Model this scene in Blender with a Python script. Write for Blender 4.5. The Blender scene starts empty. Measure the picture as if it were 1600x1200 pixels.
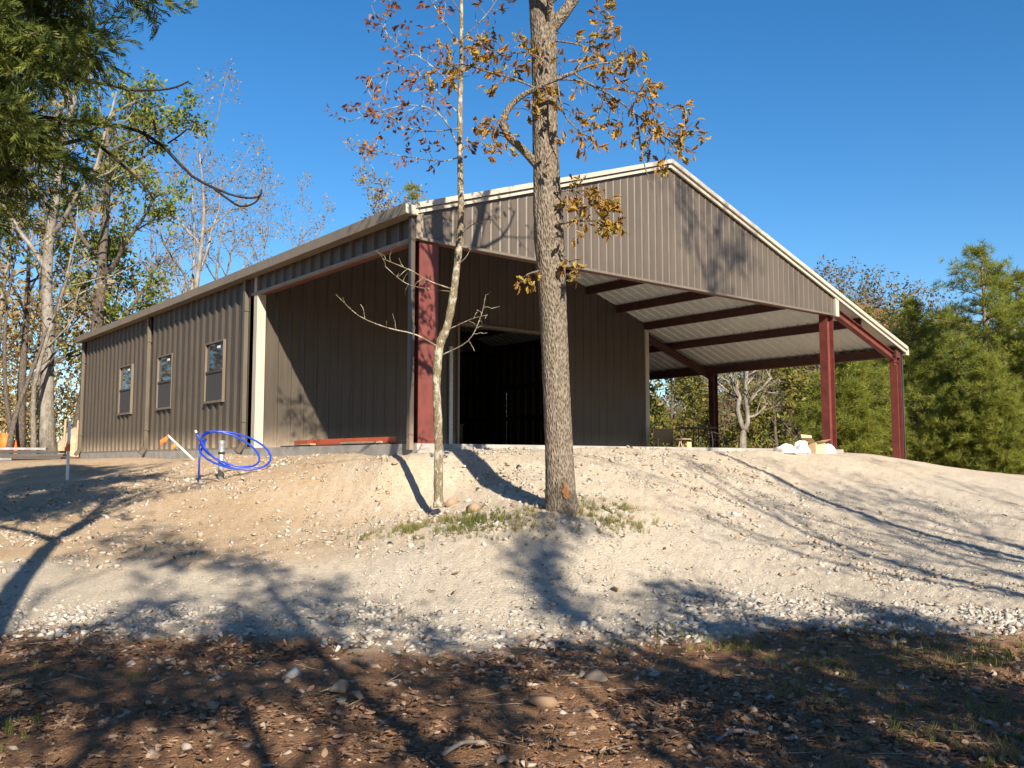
import bpy, math, random
import numpy as np
from mathutils import Vector, Matrix, noise as mn

random.seed(11); rng = np.random.default_rng(11)
S = bpy.context.scene
COL = S.collection

# ---------------------------------------------------------------- camera
CAM = np.array([-7.8667, -12.0782, -0.2715]); PITCH = 0.0848; YAW = 0.6832; FPX = 1410.2
FWD = np.array([math.sin(YAW)*math.cos(PITCH), math.cos(YAW)*math.cos(PITCH), math.sin(PITCH)])
RGT = np.array([math.cos(YAW), -math.sin(YAW), 0.0]); UPV = np.cross(RGT, FWD)
cam_d = bpy.data.cameras.new('camera'); cam = bpy.data.objects.new('camera', cam_d); COL.objects.link(cam)
cam.location = CAM; cam.rotation_euler = (math.pi/2+PITCH, 0, -YAW)
cam_d.sensor_width = 36; cam_d.lens = 36*FPX/1600; cam_d.clip_end = 2000; cam_d.clip_start = 0.05
S.camera = cam
# ---------------------------------------------------------------- sky, sun, exposure
SUN_AZ = math.radians(18.4); SUN_EL = math.radians(28.7)
world = bpy.data.worlds.new('World'); S.world = world; world.use_nodes = True
wn = world.node_tree.nodes; wn.clear()
sky = wn.new('ShaderNodeTexSky'); sky.sky_type = 'NISHITA'; sky.sun_disc = False
sky.sun_elevation = SUN_EL; sky.sun_rotation = math.pi + SUN_AZ
sky.air_density = 1.0; sky.dust_density = 0.25; sky.ozone_density = 3.2; sky.altitude = 300
bg = wn.new('ShaderNodeBackground'); bg.inputs['Strength'].default_value = 0.073
wo = wn.new('ShaderNodeOutputWorld')
hs = wn.new('ShaderNodeHueSaturation'); hs.inputs['Saturation'].default_value = 1.3; hs.inputs['Value'].default_value = 1.0
world.node_tree.links.new(sky.outputs[0], hs.inputs['Color']); world.node_tree.links.new(hs.outputs[0], bg.inputs[0]); world.node_tree.links.new(bg.outputs[0], wo.inputs[0])
sd = bpy.data.lights.new('sun', 'SUN'); sd.energy = 5.0; sd.angle = math.radians(0.53); sd.color = (1.0, 0.885, 0.72)
sun = bpy.data.objects.new('sun', sd); COL.objects.link(sun)
LDIR = Vector((math.sin(SUN_AZ)*math.cos(SUN_EL), math.cos(SUN_AZ)*math.cos(SUN_EL), -math.sin(SUN_EL)))
sun.rotation_euler = LDIR.to_track_quat('-Z', 'Y').to_euler(); sun.location = (-20, -40, 30)
S.view_settings.view_transform = 'Standard'; S.view_settings.look = 'None'
S.view_settings.exposure = 1.15; S.view_settings.gamma = 1.0
S.cycles.max_bounces = 6; S.cycles.transparent_max_bounces = 8

# ---------------------------------------------------------------- helpers
def ray(u, v): return FWD + RGT*(u-800)/FPX + UPV*(600-v)/FPX
def P(u, v, d):
    """point seen in direction (u,v), d metres along the view axis"""
    return CAM + ray(u, v)*d
def L2W(lat, dep):                      # lateral / depth on the map -> world xy
    f = np.array([math.sin(YAW), math.cos(YAW)]); r = np.array([math.cos(YAW), -math.sin(YAW)])
    return CAM[:2] + f*dep + r*lat

def tag(o, label, cat, group=None, kind=None):
    if label: o['label'] = label
    if cat: o['category'] = cat
    if group: o['group'] = group
    if kind: o['kind'] = kind
    return o
def thing(name, label, cat, loc, group=None):
    o = bpy.data.objects.new(name, None); COL.objects.link(o); o.location = Vector([float(c) for c in loc]); o.empty_display_size = 0.2
    return tag(o, label, cat, group)
def origin(p):
    v = Vector((0, 0, 0))
    while p is not None: v += Vector(p.location); p = p.parent
    return v
def link_mesh(name, me, mat, parent=None):
    o = bpy.data.objects.new(name, me); COL.objects.link(o)
    if mat is not None:
        for m in (mat if isinstance(mat, (list, tuple)) else [mat]): me.materials.append(m)
    if parent is not None: o.parent = parent
    return o

class MB:
    def __init__(s): s.v = []; s.f = []; s.mi = []; s.m = 0
    def add(s, vs, fs):
        n = len(s.v); s.v += [tuple(map(float, q)) for q in vs]
        for f in fs: s.f.append(tuple(i+n for i in f)); s.mi.append(s.m)
        return s
    def box(s, a, b):
        x0, y0, z0 = a; x1, y1, z1 = b
        return s.add([(x0,y0,z0),(x1,y0,z0),(x1,y1,z0),(x0,y1,z0),(x0,y0,z1),(x1,y0,z1),(x1,y1,z1),(x0,y1,z1)],
            [(0,3,2,1),(4,5,6,7),(0,1,5,4),(1,2,6,5),(2,3,7,6),(3,0,4,7)])
    def bar(s, p, q, w, h, up=(0,0,1)):           # rectangular bar from p to q
        p = np.array(p, float); q = np.array(q, float); d = q-p; d /= np.linalg.norm(d)
        a = np.cross(d, np.array(up, float)); a /= np.linalg.norm(a); b = np.cross(a, d)
        c = [(-1,-1),(1,-1),(1,1),(-1,1)]
        return s.add([p+a*i*w/2+b*j*h/2 for i,j in c]+[q+a*i*w/2+b*j*h/2 for i,j in c],
            [(0,1,2,3),(7,6,5,4),(0,4,5,1),(1,5,6,2),(2,6,7,3),(3,7,4,0)])
    def prism(s, poly, off):                       # polygon (3D points) extruded by vector off
        n = len(poly); off = np.array(off, float)
        vs = [np.array(q, float) for q in poly]; vs = vs+[q+off for q in vs]
        return s.add(vs, [tuple(range(n))[::-1], tuple(range(n, 2*n))]+[(i,(i+1)%n,(i+1)%n+n,i+n) for i in range(n)])
    def tube(s, pts, rad, n=6, cap=True):
        pts = [np.array(p, float) for p in pts]
        if not hasattr(rad, '__len__'): rad = [rad]*len(pts)
        ref = None; base = len(s.v); vs = []
        for i, p in enumerate(pts):
            d = pts[min(i+1, len(pts)-1)]-pts[max(i-1, 0)]; d = d/(np.linalg.norm(d)+1e-9)
            if ref is None:
                ref = np.array([1.0,0,0]) if abs(d[0]) < .8 else np.array([0,1.0,0])
            a = ref-d*(ref@d); a /= np.linalg.norm(a); ref = a; b = np.cross(d, a)
            for k in range(n):
                t = 2*math.pi*k/n; vs.append(p+(a*math.cos(t)+b*math.sin(t))*rad[i])
        fs = []
        for i in range(len(pts)-1):
            for k in range(n):
                k2 = (k+1) % n; fs.append((i*n+k, i*n+k2, (i+1)*n+k2, (i+1)*n+k))
        if cap: fs += [tuple(range(n))[::-1], tuple((len(pts)-1)*n+k for k in range(n))]
        return s.add(vs, fs)
    def build(s, name, mat, parent=None, smooth=False):
        o = origin(parent); me = bpy.data.meshes.new(name)
        me.from_pydata([(x-o.x, y-o.y, z-o.z) for x,y,z in s.v], [], s.f); 
        if any(s.mi): me.polygons.foreach_set('material_index', s.mi)
        if smooth: me.polygons.foreach_set('use_smooth', [True]*len(me.polygons))
        me.update()
        return link_mesh(name, me, mat, parent)

def tri_mesh(name, V, F, tint=None, smooth=False):
    """fast all-triangle mesh"""
    me = bpy.data.meshes.new(name); n = len(V); m = len(F)
    me.vertices.add(n); me.vertices.foreach_set('co', np.ascontiguousarray(V, dtype=np.float32).ravel())
    me.loops.add(m*3); me.loops.foreach_set('vertex_index', np.ascontiguousarray(F, dtype=np.int32).ravel())
    me.polygons.add(m); me.polygons.foreach_set('loop_start', np.arange(0, m*3, 3, dtype=np.int32))
    if smooth: me.polygons.foreach_set('use_smooth', np.ones(m, dtype=bool))
    if tint is not None:
        at = me.attributes.new('tint', 'FLOAT', 'POINT'); at.data.foreach_set('value', np.ascontiguousarray(tint, dtype=np.float32))
    me.update(calc_edges=True)
    return me
def scatter_mesh(name, bases, idx, pos, mats, tint, off=(0,0,0), smooth=False):
    """join many small copies: bases [(V,F)], idx (n,), pos (n,3), mats (n,3,3)"""
    Vs, Fs, Ts = [], [], []; c = 0
    idx = np.asarray(idx); pos = np.asarray(pos, float)-np.array(off, float); tint = np.asarray(tint)
    for b, (V, F) in enumerate(bases):
        sel = np.nonzero(idx == b)[0]
        if len(sel) == 0: continue
        X = np.einsum('nij,vj->nvi', mats[sel], V)+pos[sel][:, None, :]
        k = len(V); Vs.append(X.reshape(-1, 3))
        Fs.append((F[None]+(np.arange(len(sel))*k)[:, None, None]).reshape(-1, 3)+c); c += k*len(sel)
        Ts.append(np.repeat(tint[sel], k))
    return tri_mesh(name, np.concatenate(Vs), np.concatenate(Fs), np.concatenate(Ts), smooth)
def frames(dirs, roll=None):
    """rotation matrices whose X column is dir, Z column roughly up, rolled"""
    d = np.asarray(dirs, float); d = d/(np.linalg.norm(d, axis=1, keepdims=True)+1e-9)
    up = np.tile([0, 0, 1.0], (len(d), 1)); up[np.abs(d[:, 2]) > .95] = [1, 0, 0]
    y = np.cross(up, d); y /= np.linalg.norm(y, axis=1, keepdims=True); z = np.cross(d, y)
    if roll is not None:
        c = np.cos(roll)[:, None]; s_ = np.sin(roll)[:, None]; y, z = y*c+z*s_, z*c-y*s_
    return np.stack([d, y, z], axis=2)
def rnd_dirs(n, r=rng):
    d = r.normal(size=(n, 3)); return d/np.linalg.norm(d, axis=1, keepdims=True)

# ---------------------------------------------------------------- materials
def mat_new(name):
    m = bpy.data.materials.new(name); m.use_nodes = True; nt = m.node_tree
    return m, nt, nt.nodes['Principled BSDF'], nt.nodes['Material Output']
def ramp(nt, fac, cols):
    r = nt.nodes.new('ShaderNodeValToRGB'); e = r.color_ramp.elements
    while len(e) < len(cols): e.new(0.5)
    for i, c in enumerate(cols):
        pos, rgb = c if isinstance(c[1], (tuple, list)) else (i/(len(cols)-1), c)
        e[i].position = pos; e[i].color = (*rgb, 1)
    nt.links.new(fac, r.inputs[0]); return r.outputs[0]
def coord(nt, scale=(1,1,1)):
    tc = nt.nodes.new('ShaderNodeTexCoord'); mp = nt.nodes.new('ShaderNodeMapping'); mp.inputs['Scale'].default_value = scale
    nt.links.new(tc.outputs['Object'], mp.inputs[0]); return mp.outputs[0]
def noise(nt, vec, scale, detail=4, rough=.55):
    n = nt.nodes.new('ShaderNodeTexNoise'); n.inputs['Scale'].default_value = scale
    n.inputs['Detail'].default_value = detail; n.inputs['Roughness'].default_value = rough
    if vec is not None: nt.links.new(vec, n.inputs['Vector'])
    return n.outputs['Fac']
def mathn(nt, op, a, b=None, clamp=False):
    n = nt.nodes.new('ShaderNodeMath'); n.operation = op; n.use_clamp = clamp
    for i, x in enumerate((a, b)):
        if x is None: continue
        if isinstance(x, (int, float)): n.inputs[i].default_value = x
        else: nt.links.new(x, n.inputs[i])
    return n.outputs[0]
def mix(nt, fac, a, b):
    n = nt.nodes.new('ShaderNodeMix'); n.data_type = 'RGBA'
    for k, x in ((0, fac), (6, a), (7, b)):
        if isinstance(x, (int, float)): n.inputs[k].default_value = x
        elif isinstance(x, tuple): n.inputs[k].default_value = (*x, 1)
        else: nt.links.new(x, n.inputs[k])
    return n.outputs[2]
def bump(nt, bs, h, strength=.4, dist=.02):
    b = nt.nodes.new('ShaderNodeBump'); b.inputs['Strength'].default_value = strength; b.inputs['Distance'].default_value = dist
    nt.links.new(h, b.inputs['Height']); nt.links.new(b.outputs[0], bs.inputs['Normal'])
def attr(nt, name):
    a = nt.nodes.new('ShaderNodeAttribute'); a.attribute_name = name; return a.outputs['Fac']

def M_simple(name, cols, scale=6, rough=.6, metal=0, stretch=(1,1,1), bmp=0, bdist=.01, spec=.5, detail=5):
    m, nt, bs, out = mat_new(name); v = coord(nt, stretch); n = noise(nt, v, scale, detail)
    nt.links.new(ramp(nt, n, [(.3, cols[0]), (.7, cols[-1])] if len(cols) == 2 else [(.25+.5*i/(len(cols)-1), c) for i, c in enumerate(cols)]), bs.inputs['Base Color'])
    bs.inputs['Roughness'].default_value = rough; bs.inputs['Metallic'].default_value = metal
    bs.inputs['Specular IOR Level'].default_value = spec
    if bmp: bump(nt, bs, n, bmp, bdist)
    return m
def M_tint(name, cols, rough=.7, trans=0.0, nscale=0, spec=.3):
    """colour picked per piece by its tint attribute; optional light passing through (leaves)"""
    m, nt, bs, out = mat_new(name); t = attr(nt, 'tint')
    if nscale: t = mathn(nt, 'ADD', mathn(nt, 'MULTIPLY', t, .75), mathn(nt, 'MULTIPLY', noise(nt, coord(nt), nscale), .3))
    c = ramp(nt, t, cols); nt.links.new(c, bs.inputs['Base Color']); bs.inputs['Roughness'].default_value = rough
    bs.inputs['Specular IOR Level'].default_value = spec
    if trans:
        tr = nt.nodes.new('ShaderNodeBsdfTranslucent'); nt.links.new(c, tr.inputs[0])
        mx = nt.nodes.new('ShaderNodeMixShader'); mx.inputs[0].default_value = trans
        nt.links.new(bs.outputs[0], mx.inputs[1]); nt.links.new(tr.outputs[0], mx.inputs[2]); nt.links.new(mx.outputs[0], out.inputs[0])
    return m

def M_metal_paint(name, col, rough=.42, dust=0):
    """painted steel sheet: faint dust streaks running down and a little roughness change"""
    m, nt, bs, out = mat_new(name)
    n1 = noise(nt, coord(nt, (6, 6, .5)), 2.0, 5); n2 = noise(nt, coord(nt), 1.3, 3)
    k = mathn(nt, 'ADD', mathn(nt, 'MULTIPLY', n1, .6), mathn(nt, 'MULTIPLY', n2, .4))
    c_ = ramp(nt, k, [(.3, tuple(c*.84 for c in col)), (.7, tuple(c*1.13+.004 for c in col))])
    if dust:                                           # dried mud splash along the foot of the wall
        sep = nt.nodes.new('ShaderNodeSeparateXYZ'); nt.links.new(coord(nt), sep.inputs[0])
        mr = nt.nodes.new('ShaderNodeMapRange'); mr.inputs[1].default_value = .55; mr.inputs[2].default_value = .0; nt.links.new(sep.outputs[2], mr.inputs[0])
        sp_ = mathn(nt, 'MULTIPLY', mathn(nt, 'POWER', mr.outputs[0], 1.6), mathn(nt, 'MULTIPLY', noise(nt, coord(nt, (1, 1, .6)), 9, 7, .7), dust*1.6), True)
        c_ = mix(nt, sp_, c_, (.36, .28, .20))
    nt.links.new(c_, bs.inputs['Base Color'])
    bump(nt, bs, noise(nt, coord(nt, (1, 1, .5)), 2.2, 3), .35, .03)          # slight waviness of thin sheet
    r = nt.nodes.new('ShaderNodeMapRange'); r.inputs[3].default_value = rough-.06; r.inputs[4].default_value = rough+.12
    nt.links.new(n2, r.inputs[0]); nt.links.new(r.outputs[0], bs.inputs['Roughness'])
    return m
m_bronze = M_metal_paint('bronze_painted_steel', (.062, .050, .038), .42, .7)
m_fascia = M_metal_paint('taupe_fascia_steel', (.086, .069, .052))
m_bronze2 = M_metal_paint('bronze_downspout', (.10, .082, .062))
m_trim = M_metal_paint('stone_trim_paint', (.40, .365, .305), .45)
m_red_shaded = M_simple('red_oxide_primer_shaded', [(.045, .016, .013), (.075, .025, .02)], 5, .6)  # the posts' red primer with the shade under the roof painted into it
m_gutter = M_metal_paint('bronze_trim_paint', (.21, .175, .135), .4)
m_red = M_simple('red_oxide_primer', [(.095, .022, .017), (.155, .036, .027)], 5, .6, bmp=.05)
m_liner = M_metal_paint('white_roof_sheet', (.50, .50, .48), .45)
m_conc = M_simple('concrete', [(.22, .21, .195), (.36, .345, .32)], 4, .9, bmp=.25, detail=8)
m_dark = M_simple('dark_steel', [(.03, .03, .03), (.05, .05, .05)], 3, .5)
m_frame = M_metal_paint('window_frame_tan', (.135, .113, .088), .4)
m_screen = M_simple('insect_screen', [(.035, .035, .037), (.05, .05, .052)], 40, .7)
m_glass, _nt, _bs, _o = mat_new('window_glass')
_bs.inputs['Base Color'].default_value = (.03, .035, .04, 1); _bs.inputs['Roughness'].default_value = .03; _bs.inputs['Specular IOR Level'].default_value = .9
m_galv = M_simple('galvanised_steel', [(.32, .33, .34), (.5, .51, .52)], 30, .4, metal=.6)
m_blue = M_simple('blue_water_pipe', [(.008, .035, .36), (.014, .06, .50)], 6, .35)
m_white = M_simple('white_plastic', [(.68, .68, .66), (.82, .82, .80)], 8, .4)
m_orange = M_simple('orange_marking', [(.75, .12, .015), (.9, .2, .03)], 9, .6)
m_redbeam = M_simple('orange_red_primer', [(.40, .065, .025), (.52, .10, .035)], 5, .55)
m_wood = M_simple('weathered_board', [(.22, .17, .12), (.4, .33, .25)], 7, .85, stretch=(1, 1, 6), bmp=.2)
m_tanwood = M_simple('tan_wood', [(.30, .21, .12), (.42, .31, .19)], 9, .6)
m_canvas = M_simple('khaki_canvas', [(.16, .125, .075), (.22, .175, .11)], 60, .9, bmp=.1)
m_card = M_simple('cardboard', [(.52, .36, .19), (.62, .45, .26)], 6, .85)
m_bag = M_simple('white_plastic_bag', [(.66, .66, .66), (.85, .85, .84)], 7, .4, bmp=.6, bdist=.03)
m_black = M_simple('black_tape', [(.012, .012, .012), (.02, .02, .02)], 5, .5)
m_silver = M_simple('silver_sheet', [(.2, .2, .21), (.34, .34, .34)], 4, .35, metal=.5)

def M_bark(name, cols, scale=1.0, lichen=None, strength=.8):
    m, nt, bs, out = mat_new(name); v = coord(nt, (1, 1, .32))
    vo = nt.nodes.new('ShaderNodeTexVoronoi'); vo.inputs['Scale'].default_value = 40*scale; nt.links.new(v, vo.inputs['Vector'])
    n = noise(nt, v, 24*scale, 7, .7)
    h = mathn(nt, 'ADD', mathn(nt, 'MULTIPLY', vo.outputs['Distance'], .7), mathn(nt, 'MULTIPLY', n, .6))
    c = ramp(nt, h, [(.25, cols[0]), (.5, cols[1]), (.85, cols[2])])
    if lichen:
        ln = noise(nt, coord(nt, (1, 1, .6)), 5.5*scale, 6, .65)
        lm = nt.nodes.new('ShaderNodeMapRange'); lm.inputs[1].default_value = .50; lm.inputs[2].default_value = .58; nt.links.new(ln, lm.inputs[0])
        c = mix(nt, lm.outputs[0], c, lichen)
    nt.links.new(c, bs.inputs['Base Color']); bs.inputs['Roughness'].default_value = .95; bs.inputs['Specular IOR Level'].default_value = .15
    bump(nt, bs, h, strength, .03)
    return m
m_oakbark = M_bark('oak_bark', [(.035, .028, .022), (.12, .098, .074), (.25, .21, .165)], 1.5, None, 1.0)
m_sapbark = M_bark('lichened_bark', [(.07, .052, .033), (.14, .11, .072), (.22, .185, .125)], 2.2, (.36, .345, .28), .5)
m_palebark = M_bark('pale_bark', [(.09, .078, .065), (.14, .122, .10), (.21, .19, .16)], .6, (.25, .23, .205), .4)
m_darkbark = M_bark('dark_bark', [(.025, .02, .017), (.07, .058, .048), (.13, .11, .09)], .7)
m_twig = M_bark('blackish_bark', [(.010, .008, .007), (.022, .018, .015), (.04, .033, .028)], 1.0)
m_pinebark = M_bark('pine_bark', [(.05, .035, .026), (.14, .10, .075), (.22, .17, .13)], .6)

m_oakleaf = M_tint('oak_leaf', [(.14, .065, .018), (.28, .14, .028), (.38, .22, .04), (.33, .27, .055), (.44, .22, .065)], .6, .35)
m_redleaf = M_tint('sapling_leaf', [(.10, .035, .02), (.19, .07, .03), (.27, .11, .04), (.33, .16, .06)], .6, .3)
m_litter = M_tint('dry_leaf_litter', [(.06, .034, .021), (.13, .074, .043), (.21, .125, .075), (.32, .215, .14), (.19, .09, .05)], .85, 0)
m_tanleaf = M_tint('dry_tan_leaf', [(.15, .085, .03), (.25, .165, .06), (.33, .25, .09), (.24, .20, .06)], .7, .3)
m_greenleaf = M_tint('green_leaf', [(.05, .08, .014), (.10, .145, .02), (.18, .21, .03), (.28, .26, .045)], .6, .35)
m_olive = M_tint('olive_leaf', [(.07, .085, .018), (.13, .14, .026), (.22, .20, .04), (.30, .22, .06)], .65, .4)
m_pine = M_tint('pine_needles', [(.09, .12, .02), (.18, .215, .032), (.27, .28, .045), (.34, .31, .06)], .55, .45)
m_cedar = M_tint('cedar_foliage', [(.025, .045, .012), (.07, .10, .02), (.14, .17, .03), (.22, .23, .04)], .65, .4)
m_grass = M_tint('grass', [(.08, .10, .025), (.14, .155, .04), (.22, .20, .065), (.32, .26, .12)], .7, .3)
m_stone = M_tint('crushed_limestone', [(.18, .16, .135), (.29, .265, .23), (.38, .355, .315), (.47, .445, .41)], .9, 0, 14)
m_fgstone = M_tint('field_stone', [(.17, .10, .06), (.28, .205, .14), (.35, .30, .245), (.44, .41, .365)], .9, 0, 22)

# ---------------------------------------------------------------- terrain
ctrl = []
def cp(u, v, d): ctrl.append(P(u, v, d))
def cw(x, y, z): ctrl.append(np.array([x, y, z], float))
def cl(lat, dep, z): q = L2W(lat, dep); ctrl.append(np.array([q[0], q[1], z+CAM[2]]))
for u in (0, 400, 800, 1200, 1600):
    cp(u, 1200, 4.4); cp(u, 1090, 5.75); cp(u, 980, 8.0)
for u, v, d in ((800,900,9.3),(800,850,10.1),(875,806,10.7),(640,835,10.9),(685,779,12.9),(760,812,11.0),
    (0,900,9.9),(400,905,9.5),(0,860,11.3),(400,850,11.1),(200,820,13),(430,800,12.8),(0,800,15),(0,760,19),(105,750,19.5),(0,705,31),
    (230,762,16.5),(345,748,15.2),(420,727,16.3),(560,760,13.4),(520,722,14.6),(600,722,13.6),
    (1200,900,10),(1200,824,12.5),(1200,762,15.5),(1200,716,18.6),(1600,900,10.3),(1600,820,14),(1600,772,19),(1600,747,26),
    (1404,721,23.9),(1000,764,13),(1000,712,15.6),(1000,822,11.0),(1000,900,9.5),(1300,708,21.6),(800,702,14.9),(800,740,13.2)):
    cp(u, v, d)
for x, y, z in ((-.4,20.6,-.16),(-.4,13,-.19),(-.4,7,-.15),(-.35,3.5,-.19),(-.3,.6,-.23),(.5,-.8,-.2),(3,-.7,-.14),(6,-.6,-.1),(9,-.6,-.09),(12.2,-.6,-.1),
    (12.6,6,-.1),(12.6,14,-.15),(12.6,21,-.2),(15.5,6,-.22),(15.5,14,-.3),(6,10,-.2),(6,21,-.2),(6,28,-.2),(0,28,-.05),(-6,26,.05),(19,3,-.9),(20,12,-1.3),(22,24,-1.8)): cw(x, y, z)
for lat, dep, z in ((-6,1,-1.55),(0,0,-1.55),(7,1,-1.55),(-14,4,-1.5),(14,5,-1.55),(-22,-14,-1.7),(0,-14,-1.7),(22,-14,-1.7),(-25,12,-.9),(26,14,-1.7),(-22,32,.55),(-40,34,.8),(-12,48,.5),(45,-4,-2),(-45,-4,-1.6),(0,-45,-2),(24,34,-2.0),(40,30,-3.0),(28,60,-3),(0,70,0),(-30,70,1.2)): cl(lat, dep, z)
ctrl = np.array(ctrl)
def tps_k(r2): return np.where(r2 > 1e-9, r2*np.log(np.maximum(r2, 1e-9)), 0)
_n = len(ctrl); _c = ctrl[:, :2]
_K = tps_k(((_c[:, None]-_c[None])**2).sum(-1))+np.eye(_n)*.08
_Pm = np.c_[np.ones(_n), _c]; _A = np.block([[_K, _Pm], [_Pm.T, np.zeros((3, 3))]])
_w = np.linalg.solve(_A, np.r_[ctrl[:, 2], 0, 0, 0])
CM = np.array([0.0, 3.0])
def smooth(a, b, x): t = np.clip((x-a)/(b-a), 0, 1); return t*t*(3-2*t)
def gz_arr(X, Y):
    q = np.c_[X, Y]; R = np.hypot(X-CM[0], Y-CM[1]); s = np.minimum(1, 62/np.maximum(R, 1e-6))
    qc = CM+(q-CM)*s[:, None]                           # hold the rim height beyond 62 m
    out = np.empty(len(q))
    for i in range(0, len(q), 20000):
        k = tps_k(((qc[i:i+20000, None]-_c[None])**2).sum(-1)); out[i:i+20000] = k@_w[:_n]+np.c_[np.ones(len(k)), qc[i:i+20000]]@_w[_n:]
    rel = q-CAM[:2]; dep = rel@FWD[:2]/np.linalg.norm(FWD[:2]); lat = rel@RGT[:2]
    ang = np.degrees(np.arctan2(lat, dep))
    # wooded hill far behind on the right
    hill = 27*smooth(70, 165, R)*smooth(2, 22, ang)*(1-smooth(75, 120, ang))*np.where(dep > 0, 1, 0)
    hill *= 1+.18*np.sin(ang*.35+1.0)
    out += hill
    # keep soil under the slab
    ins = smooth(-.25, .1, X)*smooth(-.3, .2, Y)*(1-smooth(12.2, 12.5, X))*(1-smooth(20.2, 20.6, Y))
    out = out*(1-ins)+np.minimum(out, -.3)*ins
    return out
def gz(x, y): return float(gz_arr(np.array([float(x)]), np.array([float(y)]))[0])
def gpt(u, v):
    """ground point seen at pixel (u,v)"""
    r = ray(u, v); ds = np.arange(3.0, 70, .05); q = CAM[None]+r[None]*ds[:, None]
    h = q[:, 2]-gz_arr(q[:, 0], q[:, 1]); i = np.nonzero(h < 0)[0]
    return q[i[0]] if len(i) else q[-1]

# ground sheet: fan of rings so that the near ground is finest
ang = np.concatenate([np.linspace(-36, 36, 560, endpoint=False), np.linspace(36, 324, 150, endpoint=False)])
rings = [0.4]
while rings[-1] < 900: rings.append(rings[-1]*(1.016 if rings[-1] < 30 else 1.05))
rings = np.array(rings); A_, R_ = np.meshgrid(np.radians(ang), rings)
th = A_.ravel(); rr = R_.ravel()
gx = CAM[0]+rr*np.sin(YAW+th); gy = CAM[1]+rr*np.cos(YAW+th)
gzv = gz_arr(gx, gy)
dep_all = rr*np.cos(th); lat_all = rr*np.sin(th)
near = rr < 34
nz = np.zeros(len(rr)); nf = np.zeros(len(rr))
for i in np.nonzero(near)[0]:
    p = Vector((gx[i], gy[i], 0)); nz[i] = mn.fractal(p*1.1, .9, 2.1, 4)
    nf[i] = mn.fractal(p*7.0, .8, 2.1, 3)+1.3*max(0, mn.noise(p*3.1+Vector((7, 0, 0))))**1.5
# soil zones on the map: leaf litter in front, gravel drive, orange clay on the left
ue = 800+FPX*lat_all/np.maximum(dep_all, .5)
edge = np.interp(lat_all, [-12,-6,-4.5,-2,-.5,1.2,2.5,5,12], [8.0,8.15,8.0,7.85,7.55,7.85,8.4,8.0,8.3])
z_lit = 1-smooth(-.45, .45, dep_all-edge+nz*.8+nf*.35)
z_lit = np.where(dep_all < 3, 1, z_lit); z_lit = np.where((rr > 45), 1, z_lit)
up_edge = np.interp(lat_all, [-12,-6,-3,-1,.6,2.0,4,12], [11.2,10.6,10.2,10.4,10.6,11.8,15,22])
z_grav = (1-z_lit)*(1-smooth(-.6, .6, dep_all-up_edge+nz*.8))
z_clay = (1-z_lit)*(1-z_grav)*(1-smooth(-3.6, -.6, lat_all+.12*(dep_all-12)+nz*.9))
far_l = smooth(26, 34, rr)
z_lit = np.maximum(z_lit, far_l)
amp = .030*(1-z_grav*.5)*(1-smooth(20, 34, rr))
keep = ((gx > -.2) & (gx < 12.4) & (gy > -.3) & (gy < 20.4))
gzv = gzv+np.where(keep, 0, nz*amp+nf*.022*(1-smooth(16, 28, rr)))
nA = len(ang); nR = len(rings)
ii, jj = np.meshgrid(np.arange(nR-1), np.arange(nA), indexing='ij'); j2 = (jj+1) % nA
q0 = ii*nA+jj; q1 = ii*nA+j2; q2 = (ii+1)*nA+j2; q3 = (ii+1)*nA+jj
F = np.concatenate([np.stack([q0, q3, q2], -1).reshape(-1, 3), np.stack([q0, q2, q1], -1).reshape(-1, 3), [[0, j, j+1] for j in range(1, nA-1)]])
gm = tri_mesh('ground', np.c_[gx, gy, gzv], F, None, True)
for nm, arr in (('litter', z_lit), ('gravel', z_grav), ('clay', z_clay)):
    at = gm.attributes.new(nm, 'FLOAT', 'POINT'); at.data.foreach_set('value', arr.astype(np.float32))
m_ground, nt, bs, out = mat_new('soil')
v = coord(nt); nA1 = noise(nt, v, 1.2, 6, .6); nB1 = noise(nt, v, 16, 7, .75); nC1 = noise(nt, v, 70, 4, .7)
vo = nt.nodes.new('ShaderNodeTexVoronoi'); vo.inputs['Scale'].default_value = 38; nt.links.new(v, vo.inputs['Vector'])
vo2 = nt.nodes.new('ShaderNodeTexVoronoi'); vo2.inputs['Scale'].default_value = 85; nt.links.new(v, vo2.inputs['Vector'])
k = mathn(nt, 'ADD', mathn(nt, 'MULTIPLY', nA1, .45), mathn(nt, 'MULTIPLY', nB1, .55))
pad = ramp(nt, k, [(.3, (.38, .30, .21)), (.48, (.52, .435, .325)), (.66, (.62, .545, .44))])
grav = ramp(nt, mathn(nt, 'ADD', mathn(nt, 'MULTIPLY', k, .6), mathn(nt, 'MULTIPLY', nC1, .4)), [(.33, (.35, .295, .22)), (.5, (.49, .425, .335)), (.65, (.60, .535, .44))])
clay = ramp(nt, k, [(.3, (.33, .22, .125)), (.48, (.47, .34, .21)), (.66, (.56, .43, .30))])
litc = ramp(nt, mathn(nt, 'ADD', mathn(nt, 'MULTIPLY', nA1, .3), mathn(nt, 'MULTIPLY', nC1, .7)), [(.3, (.08, .043, .026)), (.5, (.23, .13, .073)), (.62, (.37, .215, .115)), (.75, (.46, .29, .165))])
pebc = nt.nodes.new('ShaderNodeSeparateColor'); nt.links.new(vo.outputs['Color'], pebc.inputs[0])
c = mix(nt, attr(nt, 'clay'), pad, clay); c = mix(nt, attr(nt, 'gravel'), c, grav)
pm = mathn(nt, 'GREATER_THAN', pebc.outputs[0], .62)                       # single pebbles, paler or darker
pm = mathn(nt, 'MULTIPLY', pm, mathn(nt, 'LESS_THAN', vo.outputs['Distance'], .42))
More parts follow.
